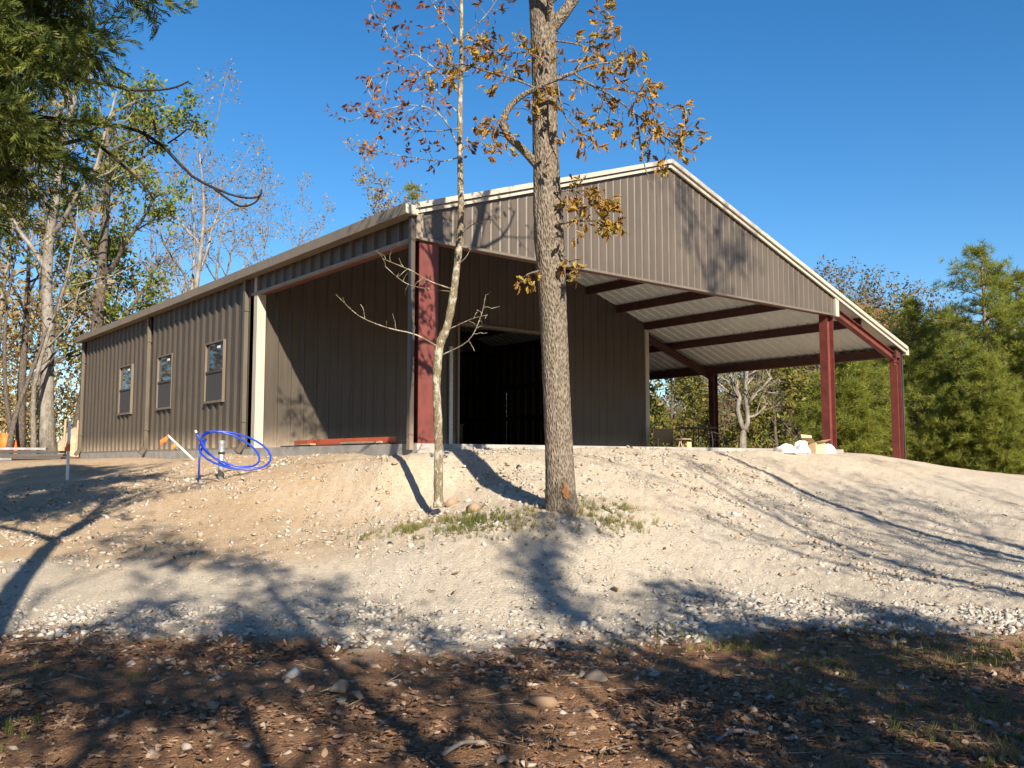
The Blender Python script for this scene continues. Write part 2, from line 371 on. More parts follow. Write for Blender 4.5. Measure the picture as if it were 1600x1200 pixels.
pc = ramp(nt, pebc.outputs[1], [(.0, (.25, .2, .15)), (.5, (.5, .46, .4)), (1, (.6, .57, .52))])
c = mix(nt, mathn(nt, 'MULTIPLY', pm, .7), c, pc)
c = mix(nt, attr(nt, 'litter'), c, litc)
nt.links.new(c, bs.inputs['Base Color']); bs.inputs['Roughness'].default_value = .95; bs.inputs['Specular IOR Level'].default_value = .1
hh = mathn(nt, 'ADD', mathn(nt, 'ADD', mathn(nt, 'MULTIPLY', nB1, .5), mathn(nt, 'MULTIPLY', nC1, .7)), mathn(nt, 'ADD', mathn(nt, 'MULTIPLY', vo.outputs['Distance'], -.35), mathn(nt, 'MULTIPLY', vo2.outputs['Distance'], -.25)))
bump(nt, bs, hh, .9, .035)
ground = link_mesh('ground', gm, m_ground); ground['kind'] = 'structure'

# ---------------------------------------------------------------- the metal building
W, LEN, BAY, H, RISE, HDR, LEAN = 12.19, 20.2, 6.18, 3.80, 2.02, 3.31, 3.2
XM = W/2
def roofz(x): return H+RISE*(1-abs(x-XM)/XM)
bld = thing('metal_building', 'dark bronze metal barn with open porch, side lean-to and red steel posts', 'building', (0, 0, 0))

def profile(u0, u1, pitch, phase, rb, rt, rh, extra=()):
    """break points (u, offset) of a ribbed sheet between u0 and u1"""
    us = {u0, u1, *[e for e in extra if u0 < e < u1]}
    k = math.floor((u0-phase)/pitch)-1
    while phase+k*pitch < u1+pitch:
        c = phase+k*pitch
        for d in (-rb/2, -rt/2, rt/2, rb/2):
            if u0 < c+d < u1: us.add(c+d)
        k += 1
    def off(u):
        d = abs((u-phase+pitch/2) % pitch-pitch/2)
        return rh if d <= rt/2+1e-6 else (0 if d >= rb/2 else rh*(rb/2-d)/(rb/2-rt/2))
    return [(u, off(u)) for u in sorted(us)]
def ribbed(name, mat, parent, place, u0, u1, zb, zt, pitch=.4, rb=.20, rt=.08, rh=.046, holes=(), sheet=.8, phase=.1, kinks=()):
    """wall of lapped ribbed sheets; place(u, off, z)->xyz ; zb, zt functions of u ; each sheet one object"""
    n = max(1, round((u1-u0)/sheet)); w = (u1-u0)/n
    for i in range(n):
        a, b = u0+i*w, min(u1, u0+(i+1)*w+.03)
        pr = profile(a, b, pitch, phase, rb, rt, rh, [e for h in holes for e in h[:2]]+list(kinks)); lap = .0045*(i % 2)
        mb = MB(); low = MB(); whole = any(h[0] <= a+1e-6 and h[1] >= b-.031 for h in holes)
        for (ua, oa), (ub, ob) in zip(pr[:-1], pr[1:]):
            mid = (ua+ub)/2; segs = [(zb, zt)]
            for (h0, h1, hz0, hz1) in holes:
                if h0 < mid < h1: segs = [(zb, lambda u, q=hz0: q), (lambda u, q=hz1: q, zt)]
            for lo, hi in segs:
                if hi(mid)-lo(mid) < .004: continue
                (low if whole and lo is zb else mb).add([place(ua, oa+lap, lo(ua)), place(ub, ob+lap, lo(ub)), place(ub, ob+lap, hi(ub)), place(ua, oa+lap, hi(ua))], [(0, 1, 2, 3)])
        for q in (mb, low):
            if q.f: q.build(name, mat, parent)
cst = lambda z: (lambda u: z)
# slab
MB().box((-.06, -.12, -.75), (W+.06, LEN+.1, 0)).build('foundation_slab', m_conc, bld)
# left wall (enclosed part) with three windows
WIN = [(7.93, 9.0), (11.38, 12.46), (14.78, 15.9)]; WZ = (1.12, 2.46)
ribbed('wall_panel', m_bronze, bld, lambda u, o, z: (-o-.02, u, z), BAY+.28, LEN, cst(.02), cst(H-.02), holes=[(a, b, *WZ) for a, b in WIN])
# left header over the porch opening
ribbed('header_panel', m_bronze, bld, lambda u, o, z: (-o-.02, u, z), .06, BAY+.28, cst(HDR), cst(H-.02))
# gable fascia
ribbed('gable_panel', m_fascia, bld, lambda u, o, z: (u, -o-.02, z), .04, W-.02, cst(HDR), lambda u: roofz(u)-.05, kinks=(XM,), pitch=.2, rb=.07, rt=.03, rh=.009)
# recessed front wall with the big doorway
DOOR = (5.25, 8.55, 0.0, 3.12)
ribbed('wall_panel', m_bronze, bld, lambda u, o, z: (u, BAY-o-.02, z), .14, W-.12, cst(.02), lambda u: roofz(u)-.03, holes=[DOOR], pitch=.305, rb=.10, rt=.045, rh=.028, kinks=(XM,), phase=.12)
# right wall, back wall
ribbed('wall_panel', m_bronze, bld, lambda u, o, z: (W+o-.06, u, z), BAY+.1, LEN, cst(.02), cst(H-.03))
ribbed('wall_panel', m_bronze, bld, lambda u, o, z: (u, LEN+o, z), .02, W-.08, cst(.02), lambda u: roofz(u)-.05, kinks=(XM,))
# roof sheets (ribs run down the slope), right slope carries on over the lean-to
XE = W+LEAN+.14
def roof_sheets(xa, xb):
    s = 1 if xb > xa else -1
    n = 23; y0 = -.10; wv = (LEN+.2-y0)/n
    for i in range(n):
        a, b = y0+i*wv, y0+(i+1)*wv; mb = MB()
        pr = profile(a, b, .305, .0, .1, .045, .03)
        for (ua, oa), (ub, ob) in zip(pr[:-1], pr[1:]):
            for th_, fl in ((0.012, False), (0.0, True)):
                q = [(xa, ua, roofz(xa)+oa+th_), (xa, ub, roofz(xa)+ob+th_), (xb, ub, roofz(xb)+ob+th_), (xb, ua, roofz(xb)+oa+th_)]
                mb.add(q, [(0, 1, 2, 3)])
        mb.build('roof_panel', m_liner, bld)
roof_sheets(XM, -.12); roof_sheets(XM, XE)
MB().prism([(XM-.25, -.13, roofz(XM-.25)+.05), (XM, -.13, roofz(XM)+.06), (XM+.25, -.13, roofz(XM+.25)+.05), (XM+.25, -.13, roofz(XM+.25)+.075), (XM, -.13, roofz(XM)+.09), (XM-.25, -.13, roofz(XM-.25)+.075)], (0, LEN+.3, 0)).build('ridge_cap', m_liner, bld)
# rake trim: stepped box along the front roof edge, in three-metre lengths
def rake(xa, xb, y, name='rake_trim'):
    n = max(1, round(abs(xb-xa)/3.05))
    for i in range(n):
        a = xa+(xb-xa)*i/n; b = xa+(xb-xa)*(i+1)/n; g = .002*(i % 2)
        for (y0, y1, z0, z1) in ((y-.10-g, y+.12, .0-g, .085+g),):
            MB().prism([(a, y0, roofz(a)+z0), (b, y0, roofz(b)+z0), (b, y0, roofz(b)+z1), (a, y0, roofz(a)+z1)], (0, y1-y0, 0)).build(name, m_trim, bld)
        MB().prism([(a, y-.05, roofz(a)-.085), (b, y-.05, roofz(b)-.085), (b, y-.05, roofz(b)-.018), (a, y-.05, roofz(a)-.018)], (0, .045, 0)).build('rake_flange', m_trim, bld)
rake(XM, -.13, -.05); rake(XM, XE+.02, -.05)
# trims of the fascia, corners, doorway
MB().box((.0, -.075, HDR-.035), (W, -.0, HDR+.008)).build('fascia_trim', m_frame, bld)
MB().box((-.075, .0, HDR-.04), (-.0, BAY+.22, HDR+.02)).build('header_trim', m_gutter, bld)
MB().prism([(W-.03, -.08, HDR-.04), (W+.12, -.08, HDR-.04), (W+.12, -.08, roofz(W+.12)-.02), (W-.03, -.08, roofz(W-.03)-.02)], (0, .16, 0)).build('corner_trim', m_trim, bld)
MB().box((-.07, -.07, HDR-.02), (.06, .06, H-.03)).build('corner_trim', m_gutter, bld)
MB().box((-.065, BAY-.075, .0), (.13, BAY+.10, H-.06)).build('corner_trim', m_trim, bld)
MB().box((W-.13, BAY-.075, .0), (W+.02, BAY+.10, roofz(W)-.16)).build('corner_trim', m_trim, bld)
MB().box((-.09, LEN-.14, .0), (.02, LEN+.05, H-.04)).build('corner_trim', m_gutter, bld)
jt = thing; 
MB().box((DOOR[0]-.06, BAY-.085, 0), (DOOR[0]+.0, BAY+.14, DOOR[3])).build('door_jamb', m_frame, bld)
MB().box((DOOR[1], BAY-.085, 0), (DOOR[1]+.06, BAY+.14, DOOR[3])).build('door_jamb', m_frame, bld)
MB().box((DOOR[0]-.06, BAY-.085, DOOR[3]), (DOOR[1]+.06, BAY+.14, DOOR[3]+.07)).build('door_head', m_frame, bld)
MB().box((4.93, BAY-.10, .0), (5.03, BAY-.05, 2.55)).build('door_track', m_galv, bld)
MB().box((.13, BAY-.06, .0), (DOOR[0]-.06, BAY-.001, .045)).build('base_trim', m_gutter, bld)
MB().box((DOOR[1]+.06, BAY-.06, .0), (W-.13, BAY-.001, .045)).build('base_trim', m_gutter, bld)
MB().box((-.062, BAY+.1, -.02), (-.012, LEN-.14, .018)).build('base_trim', m_gutter, bld)
# gutter on the left eave and on the lean-to eave
def gutter(x0, x1, z0, y0, y1):
    s = 1 if x1 > x0 else -1
    MB().prism([(x0, y0, z0+.17), (x0+s*.012, y0, z0+.17), (x0+s*.03, y0, z0+.015), (x1-s*.01, y0, z0+.015), (x1-s*.01, y0, z0+.14), (x1, y0, z0+.14), (x1, y0, z0), (x0+s*.02, y0, z0)], (0, y1-y0, 0)).build('gutter', m_gutter, bld)
    MB().box((min(x0, x1)+.01, y0-.006, z0+.002), (max(x0, x1), y0, z0+.15)).build('gutter_end_cap', m_trim, bld)
gutter(-.32, -.075, H-.15, -.12, LEN+.12); gutter(XE+.13, XE-.03, roofz(XE)-.14, -.1, LEN+.12)
# downspouts
def downspout(x, y, z0, z1, kick=None):
    b_ = MB().box((x-.09, y-.055, z0), (x, y+.055, z1)); 
    if kick: b_.bar((x-.055, y, z0+.02), (x-.17, y, z0-.14), .11, .09, (0, 1, 0))
    o = b_.build('downspout', m_bronze2, bld)
    for zz in (z0+.5, z1-.7): MB().box((x-.095, y-.075, zz), (x+.02, y+.075, zz+.03)).build('strap', m_bronze2, o)
downspout(-.062, 13.2, .05, H-.14, True); downspout(-.062, 6.62, .05, H-.14, True); downspout(-.062, LEN-.2, .05, H-.14, True)
MB().box((-.15, -.045, -.1), (-.075, .04, H-.14)).build('downspout', m_bronze, bld)
MB().box((15.50, .02, -.3), (15.55, .08, roofz(XE)-.12)).build('downspout', m_dark, bld)
# windows: frame, meeting rail, upper glass, lower glass with screen
for (a, b) in WIN:
    z0, z1 = WZ; x = -.05; t = .035
    w_ = MB().box((x-.035, a-t, z1), (.02, b+t, z1+t)).box((x-.035, a-t, z0-t), (.02, b+t, z0)).box((x-.035, a-t, z0), (.02, a, z1)).box((x-.035, b, z0), (.02, b+t, z1)).build('window', m_frame, bld)
    zm = z0+(z1-z0)*.5
    MB().box((x-.02, a, zm-.025), (.0, b, zm+.025)).build('meeting_rail', m_dark, w_)
    MB().box((-.035, a, zm+.025), (-.028, b, z1)).build('pane', m_glass, w_)
    MB().box((-.03, a, z0), (-.022, b, zm-.025)).build('pane', m_glass, w_)
    MB().box((-.052, a+.01, z0+.01), (-.049, b-.01, zm-.03)).build('insect_screen', m_screen, w_)
    MB().box((-.041, a+.25*(b-a), z1-.13), (-.037, a+.42*(b-a), z1-.07)).build('sticker', m_white, w_)
    MB().box((-.10, a-t-.02, z0-t-.025), (.0, b+t+.02, z0-t)).build('sill', m_frame, w_)
# steel: I-section posts (deep side across the building), rafters, purlins
def ibeam_post(x0, x1, y, z0, z1, name='steel_post', fw=.2, parent=None, mat=None):
    t = .014; mat = mat or m_red
    mb = MB().box((x0, y-fw/2, z0), (x0+t, y+fw/2, z1)).box((x1-t, y-fw/2, z0), (x1, y+fw/2, z1)).box((x0+t, y-.006, z0), (x1-t, y+.006, z1))
    o = mb.build(name, mat, parent or bld)
    MB().box((x0-.04, y-fw/2-.03, z0-.004), (x1+.04, y+fw/2+.03, z0+.018)).build('base_plate', mat, o)
    MB().box((x0-.01, y-fw/2-.012, z1-.02), (x1+.01, y+fw/2+.012, z1)).build('cap_plate', mat, o)
    for zz in (z1-.12, z1-.2): MB().tube([(x0-.014, y-.05, zz), (x0, y-.05, zz)], .016, 6).build('bolt', m_galv, o)
    return o
pL = MB().box((.03, -.012, .0), (.40, .004, HDR+.3)).box((.03, .31, .0), (.40, .326, HDR+.3)).box((.205, .004, .0), (.221, .31, HDR+.3)).build('steel_post', m_red, bld)
MB().box((.0, -.05, -.004), (.43, .36, .02)).build('base_plate', m_red, pL)
MB().box((.03, -.0165, 1.05), (.40, -.0125, 1.062)).build('weld_seam', m_red, pL)
ibeam_post(W-.26, W+.02, .14, gz(W, 0)-.1 if gz(W, 0) < 0 else 0.0, HDR+.2, fw=.22)
ibeam_post(15.18, 15.4, .10, gz(15.3, .1)-.15, roofz(15.4)-.24, fw=.2)
ibeam_post(15.18, 15.4, BAY, gz(15.3, BAY)-.15, roofz(15.4)-.24, fw=.2, mat=m_red_shaded)
ibeam_post(15.18, 15.4, 13.2, gz(15.3, 13.2)-.15, roofz(15.4)-.24, fw=.2)
ibeam_post(15.18, 15.4, 20.0, gz(15.3, 20)-.15, roofz(15.4)-.24, fw=.2)
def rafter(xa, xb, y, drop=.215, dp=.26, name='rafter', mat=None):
    mat = mat or m_red_shaded
    t = .014; mb = MB(); fw = .16
    za = lambda x: roofz(x)-drop
    for (o0, o1, w2) in ((-t, 0, fw/2), (-dp, -dp+t, fw/2), (-dp+t, -t, .006)):
        mb.prism([(xa, y-w2, za(xa)+o0), (xb, y-w2, za(xb)+o0), (xb, y-w2, za(xb)+o1), (xa, y-w2, za(xa)+o1)], (0, 2*w2, 0))
    return mb.build(name, mat, bld)
for y in (.12, BAY+.16, 13.2, 19.9):
    rafter(.42, XM-.01, y); rafter(XM+.01, W-.28, y); rafter(W+.04, 15.38, y, .2, .2, mat=m_red if y < 1 else m_red_shaded)
def purlin(x, y0, y1, dp=.2, name='purlin'):
    z = roofz(x)-.006; s = 1 if x > XM else -1; k = s*RISE/XM
    mb = MB().box((x-.006, y0, z-dp), (x+.006, y1, z-.03))
    mb.prism([(x-.006, y0, z-dp-.012), (x+s*.07, y0, z-dp-.012-.07*abs(k)*0), (x+s*.07, y0, z-dp), (x-.006, y0, z-dp)], (0, y1-y0, 0))
    mb.prism([(x-.05, y0, z-.03+.05*k), (x+.05, y0, z-.03-.05*k), (x+.05, y0, z-.018-.05*k), (x-.05, y0, z-.018+.05*k)], (0, y1-y0, 0))
    return mb.build(name, m_red_shaded, bld)
for x in (6.3, 7.3, 8.5, 9.7, 10.9, 12.08, 13.5): purlin(x, .02, LEN-.05)
for x in (5.9, 4.9, 3.7, 2.5, 1.3): purlin(x, .02, LEN-.05)
MB().box((.0, .04, H-.3), (.09, LEN, H-.07)).build('eave_strut', m_red, bld)
MB().box((15.16, -.0, roofz(15.4)-.24), (15.40, LEN, roofz(15.4)-.02)).build('eave_beam', m_red_shaded, bld)
MB().box((.42, .0, HDR-.04), (W-.27, .09, HDR+.16)).build('fascia_beam', m_red, bld)
MB().box((.0, .3, HDR-.035), (.16, BAY-.1, HDR+.16)).build('header_beam', m_red, bld)
# inside the enclosed part: columns, wall rails, a long shelf
for x, y in ((.1, 13.2), (W-.45, 13.2), (4.2, LEN-.3), (8.2, LEN-.3)): ibeam_post(x, x+.28, y, 0, roofz(x)-.5 if y > 14 else 3.4, 'inner_post', mat=m_dark)
for z in (1.1, 2.2, 3.3): MB().box((.1, LEN-.13, z), (W-.1, LEN-.02, z+.18)).build('wall_rail', m_dark, bld)
for z in (1.1, 2.2): MB().box((W-.2, BAY+.2, z), (W-.09, LEN-.2, z+.18)).build('wall_rail', m_dark, bld)

wb = thing('work_bench', 'long bench with boards inside the dark doorway', 'bench', (6.5, 12.0, 0))
MB().box((5.2, 11.6, .86), (9.4, 12.3, .91)).build('bench_top', m_wood, wb)
for x in (5.3, 7.2, 9.3):
    for y in (11.65, 12.2): MB().box((x, y, 0), (x+.09, y+.09, .86)).build('leg', m_wood, wb)
MB().box((5.2, 11.65, .3), (9.4, 12.25, .34)).build('shelf', m_wood, wb)

# ---------------------------------------------------------------- plants: builders
def leaf_base(kind):
    if kind == 'oak':          # lobed, folded along the midrib
        out = [(0,0),(.14,.05),(.25,.16),(.34,.09),(.46,.27),(.58,.13),(.70,.25),(.80,.12),(.93,.10),(1,0)]
        V = [(x, 0, -.10*(x-.4)**2) for x, y in out]+[(x, y, .3*y-.14*x*x+.05) for x, y in out[1:-1]]+[(x, -y, .22*y-.10*x*x) for x, y in out[1:-1]]
        n = len(out); F = []
        for i in range(n-1):
            a, b = i, i+1
            for off in (n, 2*n-2):
                ia = off+i-1 if 0 < i < n-1 else None; ib = off+i if 0 < i+1 < n-1 else None
                if ia is None and ib is not None: F.append((a, b, ib))
                elif ib is None and ia is not None: F.append((a, b, ia))
                elif ia is not None: F += [(a, b, ib), (a, ib, ia)]
        return np.array(V, float), np.array(F)
    if kind == 'blade':        # small pointed leaf, folded
        return np.array([(0,0,0),(.45,.24,.07),(1,0,-.06),(.45,-.24,.07),(.5,0,0)], float), np.array([(0,4,1),(1,4,2),(0,3,4),(3,2,4)])
    if kind == 'curl':         # dead leaf rolled up on the ground
        V = []; F = []
        for i, x in enumerate((0, .3, .65, 1)):
            w = (.06, .27, .24, .03)[i]; 
            for j, y in enumerate((-1, 0, 1)): V.append((x, y*w, (.12 if j == 0 else .16 if j == 2 else 0)*(.3+.7*x)+.12*(x-.5)**2))
        for i in range(3):
            for j in range(2): a = i*3+j; F += [(a, a+3, a+4), (a, a+4, a+1)]
        return np.array(V, float), np.array(F)
    if kind in ('tuft', 'spray'):   # needles radiating / feathery spray pointing along X
        r = np.random.default_rng(5 if kind == 'tuft' else 7); V = []; F = []
        n = 18 if kind == 'tuft' else 12
        for i in range(n):
            if kind == 'tuft':
                d = r.normal(size=3); d /= np.linalg.norm(d); d = d+np.array([.75, 0, 0]); d /= np.linalg.norm(d); o = np.zeros(3); l = r.uniform(.7, 1.0); w = .034
            else:
                t = i/n; s_ = 1 if i % 2 else -1; o = np.array([t*.75, 0, -.10*t*t]); d = np.array([.75, s_*(.62-.35*t), r.uniform(-.25, .2)]); d /= np.linalg.norm(d); l = .42*(1.05-.5*t); w = .04
            q = np.cross(d, r.normal(size=3)); q /= np.linalg.norm(q)
            b = len(V); V += [o-q*w*.6, o+q*w*.6, o+d*l*.55+q*w, o+d*l]; F += [(b, b+1, b+2), (b, b+2, b+3)]
        return np.array(V), np.array(F)
    if kind == 'grass':
        r = np.random.default_rng(9); V = []; F = []
        for i in range(9):
            a = r.uniform(0, 6.28); t = r.uniform(.1, .75); h = r.uniform(.5, 1); c, s_ = math.cos(a), math.sin(a); o = np.array([r.normal()*.1, r.normal()*.1, 0]); q = np.array([-s_, c, 0])*.022
            m_ = o+np.array([c*t*.3*h, s_*t*.3*h, h*.6]); e = o+np.array([c*t*.9*h, s_*t*.9*h, h*(1-.3*t)])
            b = len(V); V += [o-q, o+q, m_+q*.8, m_-q*.8, e]; F += [(b, b+1, b+2), (b, b+2, b+3), (b+3, b+2, b+4)]
        return np.array(V), np.array(F)
LEAF = {k: leaf_base(k) for k in ('oak', 'blade', 'curl', 'tuft', 'spray', 'grass')}

def foliage(name, kind, pos, dirs, size, mat, parent=None, tint=None, r=rng, roll=None):
    pos = np.asarray(pos, float); n = len(pos); size = np.broadcast_to(size, (n,))
    Mx = frames(dirs, r.uniform(0, 6.28, n) if roll is None else roll)*size[:, None, None]
    if tint is None: tint = r.uniform(0, 1, n)
    me = scatter_mesh(name, [LEAF[kind]], np.zeros(n, int), pos, Mx, tint, off=origin(parent))
    return link_mesh(name, me, mat, parent)

def bez(pts, n):
    """smooth curve through points (Catmull-Rom)"""
    p = [np.array(q, float) for q in pts]; p = [2*p[0]-p[1]]+p+[2*p[-1]-p[-2]]; out = []
    segs = len(p)-3; per = max(1, n//segs)
    for i in range(segs):
        for k in range(per):
            t = k/per; a, b, c, d = p[i:i+4]
            out.append(.5*((2*b)+(-a+c)*t+(2*a-5*b+4*c-d)*t*t+(-a+3*b-3*c+d)*t**3))
    out.append(p[-2]); return out

class Grow:
    """recursive wood: tubes into one builder, twig points collected for leaves"""
    def __init__(s, seed): s.r = random.Random(seed); s.np = np.random.default_rng(seed); s.mb = MB(); s.tips = []; s.tdir = []
    def limb(s, p, d, L, r0, lev, up=.15, wander=.22, kids=(5, 5, 4), ratio=.55, spread=.9, r1=None, sides=None, keep=1):
        n = max(3, int(L/.35) if lev > 0 else 3); n = min(n, 9); pts = [np.array(p, float)]; d = np.array(d, float)/np.linalg.norm(d)
        rad = [r0]; re = r0*.35 if r1 is None else r1
        for i in range(n):
            d = d+s.np.normal(size=3)*wander+np.array([0, 0, up]); d /= np.linalg.norm(d)
            pts.append(pts[-1]+d*L/n); rad.append(r0+(re-r0)*(i+1)/n)
        s.mb.tube(pts, rad, sides or (3 if r0 < .012 else 5 if r0 < .06 else 8), cap=r0 > .02)
        s.children(pts, rad, L, lev, up, wander, kids, ratio, spread, keep)
        return pts
    def children(s, pts, rad, L, lev, up, wander, kids, ratio, spread, keep=1, start=.3):
        if lev <= 0:
            for i in range(1, len(pts)): s.tips.append(pts[i]); s.tdir.append(pts[i]-pts[i-1])
            return
        k = kids[min(len(kids)-1, len(kids)-lev)] if lev <= len(kids) else kids[0]
        for j in range(k):
            t = start+(1-start)*(j+s.r.random())/k; f = t*(len(pts)-1); i = min(int(f), len(pts)-2); q = pts[i]+(pts[i+1]-pts[i])*(f-i)
            ax = pts[i+1]-pts[i]; ax /= np.linalg.norm(ax); nd = s.np.normal(size=3); nd -= ax*(nd@ax); nd /= np.linalg.norm(nd)
            dd = ax*(1-.45*spread)+nd*spread*.8
            s.limb(q, dd, L*ratio*s.r.uniform(.7, 1.15)*(1.15-.4*t), max(.004, (rad[i])*.55), lev-1, up, wander, kids, ratio, spread, keep=keep)

def make_tree(name, label, base, height, seed, bark, leafmat, leafkind='blade', leaf=.1, per=2, lev=3, r0=.16, spread=.9, kids=(7, 5, 4), ratio=.5, lean=(0, 0), up=.10, group=None, cat='tree', start=.35, dens=1.0, wander=.1):
    t = thing(name, label, cat, base, group); g = Grow(seed)
    n = 10; pts = [np.array(base, float)-np.array([0, 0, .3])]; d = np.array([lean[0], lean[1], 1.0])
    for i in range(n):
        d = d+g.np.normal(size=3)*wander*.6; d[2] = max(d[2], .7); d /= np.linalg.norm(d); pts.append(pts[-1]+d*(height+.3)/n)
    rad = [r0*(1.25 if i == 0 else 1-.86*i/n) for i in range(n+1)]
    g.mb.tube(pts, rad, 10); g.children(pts, rad, height, lev, up, .16, kids, ratio*.8, spread, start=start)
    g.mb.build('trunk', bark, t, True)
    if leafmat is not None and per > 0:
        tp = np.array(g.tips); td = np.array(g.tdir); k = int(len(tp)*per); ii = g.np.integers(0, len(tp), k)
        if k: foliage('crown', leafkind, tp[ii]+g.np.normal(size=(k, 3))*leaf*.9, td[ii]/(np.linalg.norm(td[ii], axis=1, keepdims=True)+1e-9)+g.np.normal(size=(k, 3))*.9+np.array([0, 0, -.3]), leaf*g.np.uniform(.6, 1.3, k), leafmat, t, r=g.np)
    return t
def copy_thing(src, loc, rz, sc, label, group=None):
    r = src.copy(); COL.objects.link(r); r.location = Vector([float(c) for c in loc]); r.rotation_euler = (0, 0, rz); r.scale = (sc, sc, sc) if not hasattr(sc, '__len__') else sc
    r['label'] = label
    if group: r['group'] = group
    for ch in src.children:
        c = ch.copy(); COL.objects.link(c); c.parent = r
        for gch in ch.children:
            e = gch.copy(); COL.objects.link(e); e.parent = c
    return r

def make_pine(name, label, base, height, seed, width=.30, low=.12, group=None, lean=0.0, tuft=.26, dens=1.0):
    t = thing(name, label, 'tree', base, group); g = Grow(seed); b = np.array(base, float)
    pts = [b+np.array([lean*math.sin(i*.5)*.15, lean*i*.04, -.3+(height+.3)*i/12]) for i in range(13)]
    r0 = height*.017; g.mb.tube(pts, [r0*(1-.9*i/12) for i in range(13)], 9)
    pos, dr = [], []
    z = height*low; lim = 0
    while z < height*.985:
        f = z/height; f2 = (f-low)/(1-low)
        R = height*width*(min(1, .55+f2*2.2) if f2 < .22 else (1-f2)**.72*1.12+.03)*g.r.uniform(.75, 1.12)
        for k in range(g.r.choice((4, 5, 5, 6))):
            a = g.r.uniform(0, 6.28); Rk = R*g.r.uniform(.55, 1.15); el = .02+.5*f2+g.r.uniform(-.12, .15); i = min(11, int((z+.3)/(height+.3)*12)); p0 = pts[i]+(pts[i+1]-pts[i])*((z+.3)/(height+.3)*12-i)
            d0 = np.array([math.cos(a)*math.cos(el), math.sin(a)*math.cos(el), math.sin(el)]); m_ = 6; q = [p0]; d = d0
            for j in range(m_): d = d+g.np.normal(size=3)*.12+np.array([0, 0, .05]); d /= np.linalg.norm(d); q.append(q[-1]+d*Rk/m_)
            g.mb.tube(q, [max(.008, r0*.22*(1-f2*.6)*(1-.8*j/m_)) for j in range(m_+1)], 4, cap=False)
            for j in range(2, m_+1):
                nb = int(max(2, Rk*2.8)*dens*(.7 if j < 3 else 1.25))
                for _ in range(nb):
                    o = g.np.normal(size=3)*np.array([.21, .21, .10])*min(1.25, .4+Rk*.28); pos.append(q[j]+o); dr.append(d*.5+o*1.5+np.array([0, 0, .5]))
        z += height*.034*g.r.uniform(.8, 1.25)
    pos.append(pts[-1]); dr.append(np.array([0, 0, 1.0]))
    g.mb.build('trunk', m_pinebark, t, True)
    n = len(pos); tint = np.clip(g.np.normal(.45, .2, n), 0, 1)
    foliage('crown', 'tuft', pos, dr, tuft*g.np.uniform(.7, 1.25, n), m_pine, t, tint, g.np)
    return t

# ---------------------------------------------------------------- the big oak in front
oak = thing('oak_tree', 'large oak with thick grey trunk and yellow-brown leaves standing before the barn', 'tree', gpt(877, 806))
OD = 11.0
tp = [(880,822,0,.275),(879,800,0,.225),(876,765,0,.186),(873,690,0,.168),(869,600,0,.163),(865,500,0,.165),(861,420,0,.172),(857,360,0,.172),(855,300,0,.162),(852,220,0,.155),(851,140,0,.15),(850,80,0,.155),(848,30,0,.16),(840,-40,0,.12),(836,-160,.1,.105),(842,-320,.2,.08),(838,-520,.3,.04)]
path = bez([P(u, v, OD+o) for u, v, o, r in tp], 260); rads = np.interp(np.linspace(0, len(tp)-1, len(path)), range(len(tp)), [t[3] for t in tp])
mb = MB(); NS = 72; vs = []; 
for i, p in enumerate(path):
    for k in range(NS):
        a = 2*math.pi*k/NS; q = Vector((math.cos(a)*5.5, math.sin(a)*5.5, p[2]*3.2))
        rg = 1-abs(mn.noise(q))*2; rg2 = mn.fractal(q*2.3, .9, 2.0, 2)
        knot = .02*math.exp(-((p[2]-2.6)/.45)**2)*(mn.noise(q*.8)+.5)
        flare = 1+(.16*max(0, math.cos(3*a+.7)))*math.exp(-max(0, i-6)/9)
        rr_ = rads[i]*flare+.004*rg+.006*rg2+knot-.003
        vs.append((p[0]+math.cos(a)*rr_, p[1]+math.sin(a)*rr_, p[2]))
n_ = len(path); mb.add(vs, [(i*NS+k, i*NS+(k+1) % NS, (i+1)*NS+(k+1) % NS, (i+1)*NS+k) for i in range(n_-1) for k in range(NS)]+[tuple((n_-1)*NS+k for k in range(NS))])
trunk = mb.build('trunk', m_oakbark, oak, True)
# orange paint blaze near the foot
mb = MB(); bl = []; c0 = min(range(n_), key=lambda i: abs(path[i][2]-P(888, 768, OD)[2]))
for i in range(-4, 5):
    for k in range(7):
        a0 = math.atan2(CAM[1]-path[c0][1], CAM[0]-path[c0][0])+.28; a = a0+(k-3)*.055*(1.2-abs(i)*.2+.25*math.sin(i*2.1+k)); p = path[c0+i]; r_ = rads[c0+i]+.026
        bl.append((p[0]+math.cos(a)*r_, p[1]+math.sin(a)*r_, p[2]))
mb.add(bl, [(i*7+k, i*7+k+1, (i+1)*7+k+1, (i+1)*7+k) for i in range(8) for k in range(6)])
m_blaze = M_simple('faded_orange_paint', [(.20, .09, .035), (.36, .14, .04)], 30, .9, bmp=.5)
mb.build('paint_blaze', m_blaze, trunk)
g = Grow(21)
def limb_px(g, pts, d0, r0, r1, n=14, sides=7):
    """limb drawn through pixels, depth = d0 + own offset"""
    q = bez([P(u, v, d0+(o[0] if o else 0)) for u, v, *o in pts], n); rad = list(np.linspace(r0, r1, len(q))); g.mb.tube(q, rad, sides); return q, rad
leafpos, leafdir = [], []
